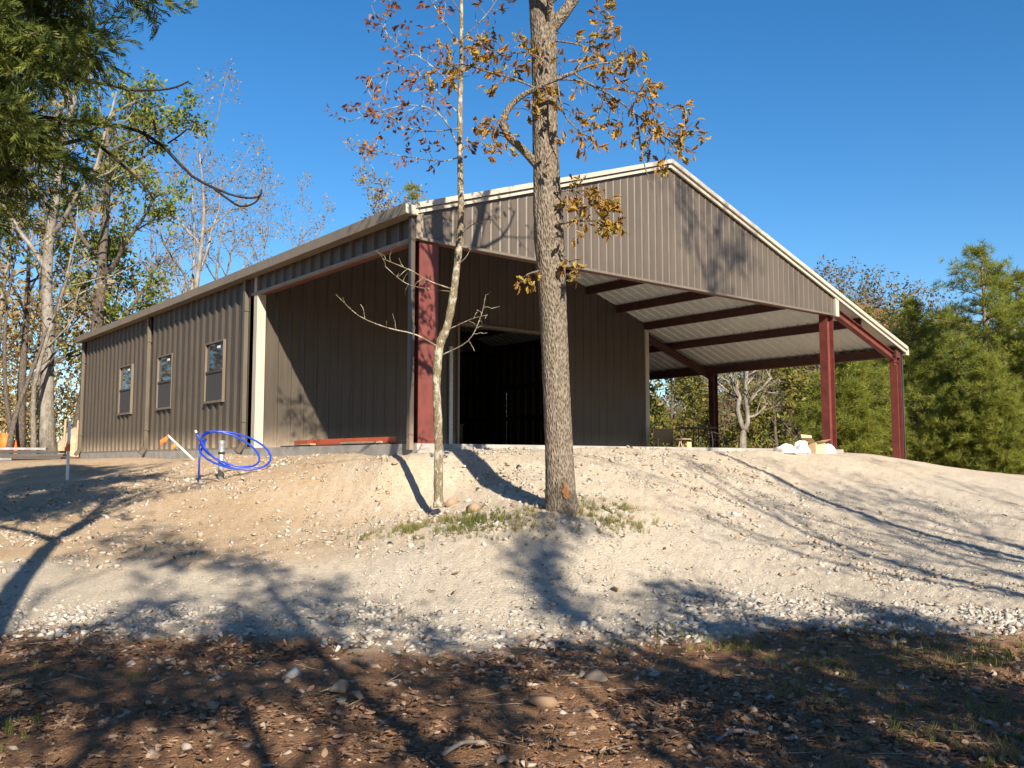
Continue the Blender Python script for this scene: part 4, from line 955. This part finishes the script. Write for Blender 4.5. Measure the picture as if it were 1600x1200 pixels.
# pipe riser with tape, coil of blue pipe hung on it
b = gpt(345, 747); D_ = float((b-CAM)@FWD); rs = thing('pipe_riser', 'grey pipe standing in the bank inside the blue coil', 'pipe', b)
ht = (747-689)/FPX*D_; MB().tube([b-np.array([0, 0, .2]), b+np.array([0, 0, ht])], .052, 16).build('pipe', m_galv, rs, True)
for z in (.22, .40): MB().tube([b+np.array([0, 0, z]), b+np.array([0, 0, z+.045])], .0545, 16).build('tape', m_black, rs)
MB().tube([b+np.array([0, 0, ht-.05]), b+np.array([0, 0, ht+.004])], .058, 16).build('collar', m_galv, rs)
co = thing('blue_pipe_coil', 'coil of bright blue water pipe hung round the grey riser', 'pipe', b)
pts = [P(307, 676, D_-.05), P(314, 690, D_-.05), P(316, 700, D_-.12)]
for k in range(0, 58):
    t = k/24*2*math.pi+2.6; gr = 1+.10*math.sin(k*.11)+.03*math.sin(k*.53); cu, cv = 363+4*math.sin(k*.1), 704+2*math.cos(k*.08); tilt = .16+.006*k
    x_ = 51*gr*math.cos(t); y_ = -25*gr*math.sin(t); pts.append(P(cu+x_*math.cos(tilt)-y_*math.sin(tilt), cv+x_*math.sin(tilt)+y_*math.cos(tilt), D_+.30*math.sin(t)-.02))
MB().tube(pts[3:], .017, 8).build('coil', m_blue, co, True)
MB().tube(bez([pts[3], P(313, 708, D_-.12), P(311, 730, D_-.12), gpt(311, 754)-np.array([0, 0, .03])], 14), .016, 8).build('tail', m_blue, co, True)
MB().tube(bez([pts[3], pts[1], pts[0]], 6), .016, 8).build('end', m_blue, co, True)
MB().tube([pts[0], pts[0]+(pts[0]-pts[1])*.25], .018, 8).build('fitting', m_white, co)
# steel channels and boards lying on the slab edge
def channel(y0, y1, x, z, lab):
    c = thing('steel_channel', lab, 'steel channel', (x, y0, z)); h_, w_ = .10, .06
    MB().box((x, y0, z), (x+.008, y1, z+h_)).box((x+.008, y0, z), (x+w_, y1, z+.008)).box((x+.008, y0, z+h_-.008), (x+w_, y1, z+h_)).build('channel', m_redbeam, c); return c
channel(.75, 4.0, .10, .03, 'long orange-red steel channel lying along the slab edge')
channel(3.75, 4.75, .20, .03, 'short orange-red steel channel end behind the long one')
o = MB().box((.02, .9, .003), (.34, 5.0, .026)).build('dark_sheet', m_dark, None); tag(o, 'dark flat sheet under the steel channels on the slab', 'sheet')
o = MB().box((-.04, 1.15, .027), (.085, 2.4, .06)).build('grey_board', m_wood, None); tag(o, 'grey board beside the front end of the steel channel', 'board')
o = MB().box((-.03, 3.6, .027), (.09, 4.2, .055)).build('short_board', m_tanwood, None); tag(o, 'short pale board at the back end of the steel channels', 'board')

# seating under the lean-to
def local(u, d, ang_):
    p = at(u, d); c, s_ = math.cos(ang_), math.sin(ang_); return p, (lambda x, y, z: (p[0]+c*x-s_*y, p[1]+s_*x+c*y, p[2]+z))
p, lo = local(1041, 26.2, -.55)
ch = thing('folding_chair', 'khaki canvas folding chair with tan frame at the wall corner', 'chair', p)
for x in (-.3, .3):
    MB().tube([lo(x, -.22, 0), lo(x, -.22, .62)], .018, 6).build('leg', m_tanwood, ch); MB().tube([lo(x, .22, 0), lo(x, .26, .98)], .018, 6).build('leg', m_tanwood, ch)
    MB().bar(lo(x, -.27, .64), lo(x, .28, .64), .06, .022).build('armrest', m_tanwood, ch)
for y in (-.22, .22):
    MB().tube([lo(-.3, y, .03), lo(.3, y, .42)], .014, 6).build('brace', m_tanwood, ch); MB().tube([lo(.3, y+.02, .03), lo(-.3, y+.02, .42)], .014, 6).build('brace', m_tanwood, ch)
mb = MB(); mb.add([lo(-.29+.58*i/6, -.24+.5*j, .44-.05*math.sin(math.pi*i/6)) for j in (0, 1) for i in range(7)], [(i, i+1, i+8, i+7) for i in range(6)]); mb.build('seat', m_canvas, ch)
mb = MB(); mb.add([lo(-.3+.6*i/6, .25+.05*math.sin(math.pi*i/6), z) for z in (.55, .97) for i in range(7)], [(i, i+1, i+8, i+7) for i in range(6)]); mb.build('backrest', m_canvas, ch)
p, lo = local(1067, 25.8, .3); sb = thing('folding_stool', 'small tan folding stool with a hanging panel beside the chair', 'stool', p)
for x in (-.16, .16):
    MB().tube([lo(x, -.15, 0), lo(x, .0, .6)], .016, 6).build('leg', m_tanwood, sb); MB().tube([lo(x, .15, 0), lo(x, -.0, .6)], .016, 6).build('leg', m_tanwood, sb)
MB().box(tuple(np.array(lo(0, 0, .6))-[.2, .16, 0]), tuple(np.array(lo(0, 0, .6))+[.2, .16, .025])).build('seat', m_tanwood, sb)
MB().bar(lo(-.15, -.2, .38), lo(.15, -.2, .38), .015, .3).build('panel', m_card, sb)
p, lo = local(1088, 27, .4); tb = thing('patio_table', 'dark thin topped patio table between the chairs under the lean-to', 'table', p)
n_ = 20; MB().prism([lo(.62*math.cos(2*math.pi*k/n_), .62*math.sin(2*math.pi*k/n_), .80) for k in range(n_)], (0, 0, .025)).build('table_top', m_dark, tb)
for k in range(4): a = k*math.pi/2+.5; MB().tube([lo(.5*math.cos(a), .5*math.sin(a), 0), lo(.3*math.cos(a), .3*math.sin(a), .8)], .016, 6).build('leg', m_dark, tb)
p, lo = local(1122, 26.4, .9); wc = thing('metal_chair', 'dark metal mesh chair in front of the shaded lean-to post', 'chair', p)
for x in (-.25, .25): MB().tube(bez([lo(x, .25, 0), lo(x, .2, .4), lo(x, .3, .95)], 8), .012, 6).build('leg', m_dark, wc); MB().tube(bez([lo(x, -.25, 0), lo(x, -.22, .4), lo(x, .1, .62), lo(x, .26, .65)], 9), .012, 6).build('leg', m_dark, wc)
for k in range(9): z = .5+.05*k; MB().tube([lo(-.25, .23+.07*k/8, z), lo(.25, .23+.07*k/8, z)], .006, 4).build('back_slat', m_dark, wc)
for k in range(7): y = -.22+.07*k; MB().tube([lo(-.25, y, .42), lo(.25, y, .42)], .006, 4).build('seat_slat', m_dark, wc)
# bags and box at the foot of the red post
def lump(name, p, sx, sy, sz, mat, lab, cat, seed):
    me = bpy.data.meshes.new(name); bm = bmesh.new(); bmesh.ops.create_icosphere(bm, subdivisions=3, radius=1)
    for v in bm.verts:
        c = v.co.copy(); f = 1+.30*mn.noise(c*1.6+Vector((seed, 0, 0)))+.10*mn.noise(c*5+Vector((0, seed, 0))); v.co = Vector((c.x*sx*f, c.y*sy*f, max(-.15*sz, c.z*sz*f)))
    bm.to_mesh(me); bm.free(); o = link_mesh(name, me, mat); o.location = (float(p[0]), float(p[1]), float(p[2])+.1*sz); o.rotation_euler = (0, 0, seed); return tag(o, lab, cat)
q1, q2, q3, q4 = gpt(1228, 707.5), gpt(1252, 707), gpt(1273, 707.5), gpt(1294, 708.5)
lump('plastic_bag', q1, .27, .22, .16, m_bag, 'low white plastic bag, leftmost of the pile by the red post', 'bag', 1.3)
lump('plastic_bag', q2, .18, .18, .26, m_bag, 'upright white plastic bag left of the cardboard box', 'bag', 2.1)
lump('plastic_bag', q4, .14, .18, .19, m_bag, 'small white bag squeezed between the box and the red post', 'bag', 4.4)
cb = thing('cardboard_box', 'crumpled open cardboard box among the white bags by the red post', 'box', q3); x, y, z = q3
MB().box((x-.2, y-.16, z-.02), (x+.2, y-.15, z+.24)).box((x-.2, y+.15, z-.02), (x+.2, y+.16, z+.24)).box((x-.2, y-.15, z-.02), (x-.19, y+.15, z+.24)).box((x+.19, y-.15, z-.02), (x+.2, y+.15, z+.24)).box((x-.19, y-.15, z-.02), (x+.19, y+.15, z)).build('carton', m_card, cb)
for pl in ([(x-.2, y-.16, z+.241), (x+.2, y-.16, z+.241), (x+.2, y-.30, z+.30), (x-.2, y-.32, z+.27)], [(x-.2, y+.16, z+.241), (x+.2, y+.16, z+.241), (x+.2, y+.2, z+.40), (x-.2, y+.22, z+.42)], [(x-.2, y-.15, z+.243), (x-.2, y+.15, z+.243), (x-.33, y+.15, z+.34), (x-.33, y-.15, z+.33)]):
    MB().prism(pl, (0, .004, .004)).build('flap', m_card, cb)
# material stack and markers at the far left, dirt heap at the barn corner
def flat_stack(u, d, k, lab, mat, w, l, rot, z):
    p = at(u, d); c, s_ = math.cos(rot), math.sin(rot); o = MB().prism([(p[0]+c*x-s_*y, p[1]+s_*x+c*y, p[2]+z) for x, y in ((-l/2, -w/2), (l/2, -w/2), (l/2, w/2), (-l/2, w/2))], (0, 0, .07)).build('sheet_metal' if mat is m_silver else 'plank_bundle', mat)
    return tag(o, lab, 'sheet' if mat is m_silver else 'planks')
RT = -YAW+.25
flat_stack(8, 26.5, 0, 'lowest dark bundle of planks at the left picture edge', m_dark, 1.0, 3.2, RT, .02); flat_stack(14, 26.8, 1, 'second dark bundle of planks lying on the lowest one', m_dark, .8, 3.0, RT+.06, .10)
flat_stack(20, 27.2, 2, 'upper dark bundle of planks in the left stack', m_dark, .7, 2.8, RT-.05, .18); flat_stack(36, 27.8, 3, 'silver sheet metal on top of the left plank stack', m_silver, .6, 1.3, RT+.1, .26); flat_stack(-4, 26.0, 4, 'silver sheet lying flat before the left plank stack', m_silver, .3, .8, RT, .01)
for u, d, h_, lab in ((6, 31, .62, 'orange barrel standing behind the plank stack'), (22, 29.6, .5, 'smaller orange cone right of the orange barrel')):
    p = at(u, d); c = thing('traffic_barrel' if h_ > .6 else 'traffic_cone', lab, 'barrel' if h_ > .6 else 'cone', p); q = np.array(p); r0 = .2 if h_ > .6 else .14
    MB().tube([q, q+[0, 0, h_*.5], q+[0, 0, h_]], [r0, r0*.85, r0*.7] if h_ > .6 else [r0, r0*.55, .03], 14).build('body', m_orange, c, True); MB().box(tuple(q-[.24, .24, .0]), tuple(q+[.24, .24, .04])).build('base', m_black, c)
def mound(name, u, d, rx, h_, lab, mat, seed):
    p = at(u, d); me = bpy.data.meshes.new(name); V = []; n_ = 26
    for i in range(n_):
        for j in range(n_):
            x = (i/(n_-1)-.5)*2; y = (j/(n_-1)-.5)*2; e = max(0, 1-math.hypot(x, y)); V.append((x*rx, y*rx, h_*min(1, e*1.25)**1.0*(1+.25*mn.noise(Vector((x*3+seed, y*3, 0))))-.12+.05*mn.noise(Vector((x*9, y*9, seed)))))
    me.from_pydata(V, [], [(i*n_+j, (i+1)*n_+j, (i+1)*n_+j+1, i*n_+j+1) for i in range(n_-1) for j in range(n_-1)]); me.polygons.foreach_set('use_smooth', [True]*len(me.polygons))
    o = link_mesh(name, me, mat); o.location = p; return tag(o, lab, 'dirt')
m_heap = M_simple('heaped_soil', [(.36, .25, .15), (.52, .41, .28)], 9, .95, bmp=.5, bdist=.05, detail=8); m_heap2 = M_simple('orange_soil', [(.42, .22, .09), (.56, .33, .15)], 9, .95, bmp=.5, bdist=.05, detail=8)
mound('dirt_heap', 132, 32.5, 1.7, 1.15, 'pale dirt heap behind the far barn corner', m_heap, 3); mound('dirt_heap', 97, 31.5, .9, .40, 'small orange dirt heap left of the pale heap', m_heap2, 8)
for u, d, h_, lab in ((98, 30.6, 1.25, 'slim pinkish post at the woods edge, left one of a pair'), (118, 31.0, 1.25, 'slim pinkish post at the woods edge, right one of a pair')):
    p = at(u, d); o = MB().tube([(p[0], p[1], p[2]-.2), (p[0]+.04, p[1], p[2]+h_)], .04, 8).build('wooden_post', m_tanwood, None); tag(o, lab, 'post')

# ---------------------------------------------------------------- stones, leaves, grass on the ground
ROCKS = [(530,1082,24,.35,'large grey rock, biggest in the litter left of centre'),(559,1092,17,.15,'tan rock touching the large grey one'),(455,1060,22,.9,'flat bluish grey rock in the litter left of the large grey one'),(612,1073,13,.6,'small pale rock right of the large grey one'),(532,1101,13,.5,'pale rock just below the large grey one'),
 (330,1112,18,.2,'tan angular rock in the lower left litter'),(27,1088,14,.2,'tan rock near the left picture edge'),(492,1157,12,.15,'squarish tan rock near the bottom edge'),(245,979,8,1.,'white stone on the drive edge at left'),(207,1063,11,.05,'orange stone beside the green weed at left'),
 (780,1078,24,.1,'large brown rock at bottom centre'),(832,1076,12,.75,'grey rock right of the large brown one'),(932,1068,26,.4,'large grey-tan rock under the drive edge'),(1025,1059,17,.8,'grey rock right of the large grey-tan one'),(847,1106,28,.0,'reddish low boulder at bottom centre'),(877,1122,16,.95,'whitish block in front of the reddish boulder'),(920,1118,13,.25,'tan rock right of the whitish block'),
 (1242,1134,12,1.,'white stone in the shade at lower right, left of a pair'),(1277,1134,11,.9,'pale stone in the shade at lower right, right of a pair'),(1240,1156,10,1.,'white stone just below the pair in the shade'),(1292,1101,14,.02,'red-brown rock in the shade at lower right'),(1165,1180,9,.0,'small orange rock near the bottom edge'),(1362,1131,10,.95,'white stone alone in the shaded grass'),
 (687,785,9,1.,'small white stone against the sapling foot'),(707,792,17,.2,'tan boulder right of the sapling foot'),(731,785,10,.9,'whitish stone behind the tan boulders'),(741,800,18,.2,'largest tan boulder between sapling and oak'),(682,803,10,1.,'white stone below the sapling foot'),(880,817,7,1.,'white stone at the foot of the oak, left of two'),(893,821,8,1.,'white stone at the foot of the oak, right of two'),(655,800,8,.8,'pale stone left of the sapling foot')]
for i, (u, v, wpx, tn, lab) in enumerate(ROCKS):
    p = gpt(u, v); D_ = float((p-CAM)@FWD); s_ = wpx/FPX*D_*1.1; V, F = hull_mesh('rock', 10, 700+i, .55)
    me = tri_mesh('rock', V, F, np.full(len(V), tn)); o = link_mesh('rock', me, m_fgstone if tn < .85 else m_stone); o.location = (p[0], p[1], p[2]+s_*.30); o.scale = (s_, s_, s_); o.rotation_euler = (0, 0, i*1.7); tag(o, lab, 'rock', 'rocks lying on the ground')
r = np.random.default_rng(91)
def ground_pts(n, lat_f, d0, d1, dens=None, seed=0):
    r = np.random.default_rng(seed); d = np.sqrt(r.uniform(d0*d0, d1*d1, n)); lat = r.uniform(-1, 1, n)*lat_f*d; f = np.array([math.sin(YAW), math.cos(YAW)]); q = CAM[:2]+d[:, None]*f+lat[:, None]*RGT[:2]
    if dens is not None:
        k = np.array([dens(lat[i], d[i], q[i]) for i in range(n)]) > r.uniform(0, 1, n); q = q[k]; d = d[k]; lat = lat[k]
    return q, d, lat
def edge_at(lat): return np.interp(lat, [-12,-6,-4.5,-2,-.5,1.2,2.5,5,12], [8.0,8.15,8.0,7.85,7.55,7.85,8.4,8.0,8.3])
def patch(q, s_): return mn.noise(Vector((q[0]*s_, q[1]*s_, 3.1)))
def stones(name, lab, n, d0, d1, size, mat, dens, seed, tint=(0, 1), lf=.62):
    q, d, lat = ground_pts(n, lf, d0, d1, dens, seed); r = np.random.default_rng(seed+1); k = len(q); z = gz_arr(q[:, 0], q[:, 1])
    s_ = size[0]*(size[1]/size[0])**(r.uniform(0, 1, k)**1.8); Mx = frames(rnd_dirs(k, r)*np.array([1, 1, .35]), r.uniform(0, 6.28, k)*.15)*s_[:, None, None]
    me = scatter_mesh(name, STONE, r.integers(0, len(STONE), k), np.c_[q, z+s_*.1], Mx, r.uniform(tint[0], tint[1], k)); o = link_mesh(name, me, mat); return tag(o, lab, 'gravel', None, 'stuff')
inslab = lambda q: -.3 < q[0] < 12.6 and q[1] > -.3
stones('edge_gravel', 'band of coarse crushed stone along the drive edge', 26000, 7.0, 9.6, (.012, .066), m_stone, lambda a, d, q: max(.0, 1-abs(d-edge_at(a)-.35-.3*patch(q, .8))/.75)*(.35+.9*max(0, patch(q, .6)+.45)), 93)
stones('drive_gravel', 'fine pale gravel strewn over the drive and pad', 46000, 8.0, 16, (.010, .036), m_stone, lambda a, d, q: 0 if inslab(q) else (.8 if a > -2 else .45)*(.5+patch(q, .9)), 94)
stones('bank_gravel', 'tan stones strewn on the bank before the barn', 24000, 10.2, 19, (.010, .085), m_fgstone, lambda a, d, q: 0 if inslab(q) or a > 5 else .45+.9*patch(q, .7), 95, (.35, 1))
stones('litter_gravel', 'small stones among the fallen leaves', 9000, 3.4, 8.3, (.009, .055), m_fgstone, lambda a, d, q: .3+.9*patch(q, .9), 96, (0, .7))
# fallen leaves
q, d, lat = ground_pts(36000, .66, 3.2, 8.6, lambda a, d, q: (1 if d < edge_at(a)-.3 else .04)*min(1, max(.04, .30+1.1*patch(q, .75)+.5*patch(q, 2.2))), 97)
k = len(q); z = gz_arr(q[:, 0], q[:, 1]); dd = rnd_dirs(k, r); dd[:, 2] *= .2
Mx = frames(dd, np.where(r.uniform(0, 1, k) < .5, 0, math.pi)+r.normal(0, .3, k))*r.uniform(.024, .066, k)[:, None, None]
me = scatter_mesh('leaf_litter', [LEAF['curl'], LEAF['oak']], r.integers(0, 2, k), np.c_[q, z+r.uniform(.004, .025, k)], Mx, r.uniform(0, 1, k)); o = link_mesh('leaf_litter', me, m_litter); tag(o, 'brown fallen oak leaves covering the foreground', 'leaves', None, 'stuff')
q, d, lat = ground_pts(520, .64, 8.4, 17, lambda a, d, q: 0 if inslab(q) else .5, 98); k = len(q); dd = rnd_dirs(k, r); dd[:, 2] *= .3
o = foliage('scattered_leaves', 'curl', np.c_[q, gz_arr(q[:, 0], q[:, 1])+.02], dd, r.uniform(.04, .09, k), m_litter, None, r.uniform(.2, 1, k), r, r.normal(0, .4, k)); tag(o, 'odd dry leaves blown over the gravel', 'leaves', None, 'stuff')
p = gpt(965, 929); o = link_mesh('oak_leaf', tri_mesh('oak_leaf', LEAF['oak'][0]*.16, LEAF['oak'][1], np.full(len(LEAF['oak'][0]), .95)), m_oakleaf); o.location = (p[0], p[1], p[2]+.03); o.rotation_euler = (.2, -.25, 1.0); tag(o, 'single orange oak leaf on the pale drive right of centre', 'leaf')
q, d, lat = ground_pts(2200, .66, 3.3, 9.0, lambda a, d, q: .5+.5*patch(q, .8) if d < edge_at(a) else .08, 141); k = len(q); dd = rnd_dirs(k, r); dd[:, 2] *= .12
Mx = frames(dd, r.uniform(0, 6.28, k))*np.array([1, .05, .05])[None, None, :]*r.uniform(.08, .32, k)[:, None, None]
o = link_mesh('twig_litter', scatter_mesh('twig_litter', [(LEAF['blade'][0]*np.array([1, 1, 3]), LEAF['blade'][1])], np.zeros(k, int), np.c_[q, gz_arr(q[:, 0], q[:, 1])+.02], Mx, r.uniform(0, 1, k)), M_tint('dead_twig', [(.07, .05, .035), (.18, .14, .1), (.3, .26, .2)], .9)); tag(o, 'thin dead twigs strewn among the fallen leaves', 'twigs', None, 'stuff')
# fallen twigs
for i, (u0, v0, u1, v1, lab) in enumerate(((1120,1163,1185,1150,'pale curved stick lying at bottom right of centre'),(690,1185,760,1165,'grey stick near the bottom edge at centre'))):
    a = gpt(u0, v0); e = gpt(u1, v1); m_ = (a+e)/2+np.array([.03, .05, .03]); o = MB().tube(bez([a+[0, 0, .015], m_, e+[0, 0, .015]], 10), .012, 6).build('stick', m_palebark, None, True); tag(o, lab, 'stick')
# grass
def grass(name, lab, n, d0, d1, dens, size, seed, lf=.62):
    q, d, lat = ground_pts(n, lf, d0, d1, dens, seed); k = len(q); r = np.random.default_rng(seed+5); up = np.c_[r.normal(0, .25, (k, 2)), np.ones(k)]
    up /= np.linalg.norm(up, axis=1, keepdims=True); x_ = np.cross(up, rnd_dirs(k, r)); x_ /= np.linalg.norm(x_, axis=1, keepdims=True); Mx = np.stack([x_, np.cross(up, x_), up], 2)*r.uniform(size[0], size[1], k)[:, None, None]
    tn = np.clip([.45+.5*patch(t, 1.1)+r.normal(0, .2) for t in q], 0, 1); me = scatter_mesh(name, [LEAF['grass']], np.zeros(k, int), np.c_[q, gz_arr(q[:, 0], q[:, 1])], Mx, tn); o = link_mesh(name, me, m_grass); return tag(o, lab, 'grass', None, 'stuff')
def near_px(cu, cv, ru, rv):
    c = gpt(cu, cv); D_ = float((c-CAM)@FWD); la = (cu-800)/FPX*D_; ra = ru/FPX*D_; return la, D_, ra, rv
gp = [near_px(*t) for t in ((660,822,70,.35),(760,815,75,.4),(830,806,35,.4),(935,803,55,.4),(985,800,30,.3))]
grass('bank_grass', 'tufts of yellow green grass at the foot of the bank round the oak', 9000, 9.6, 12.2, lambda a, d, q: max(math.exp(-((a-la)/ra)**2-((d-D_)/rv)**2) for la, D_, ra, rv in gp)*(.45+patch(q, 3)), (.05, .12), 111, .2)
fg = [near_px(*t) for t in ((1150,1010,120,.5),(1090,990,50,.25),(1300,1030,150,.6),(1500,1020,150,.7),(1240,1080,70,.4),(1450,1120,160,.6),(1560,1180,120,.6),(60,1050,30,.2),(225,1055,25,.1),(10,1150,50,.3),(505,1172,22,.08))]
grass('foreground_grass', 'sparse green grass in the shade at lower right', 14000, 3.6, 8.6, lambda a, d, q: min(1, max(math.exp(-((a-la)/ra)**2-((d-D_)/rv)**2) for la, D_, ra, rv in fg)*(.5+1.1*patch(q, 2.5))), (.03, .10), 113, .66)
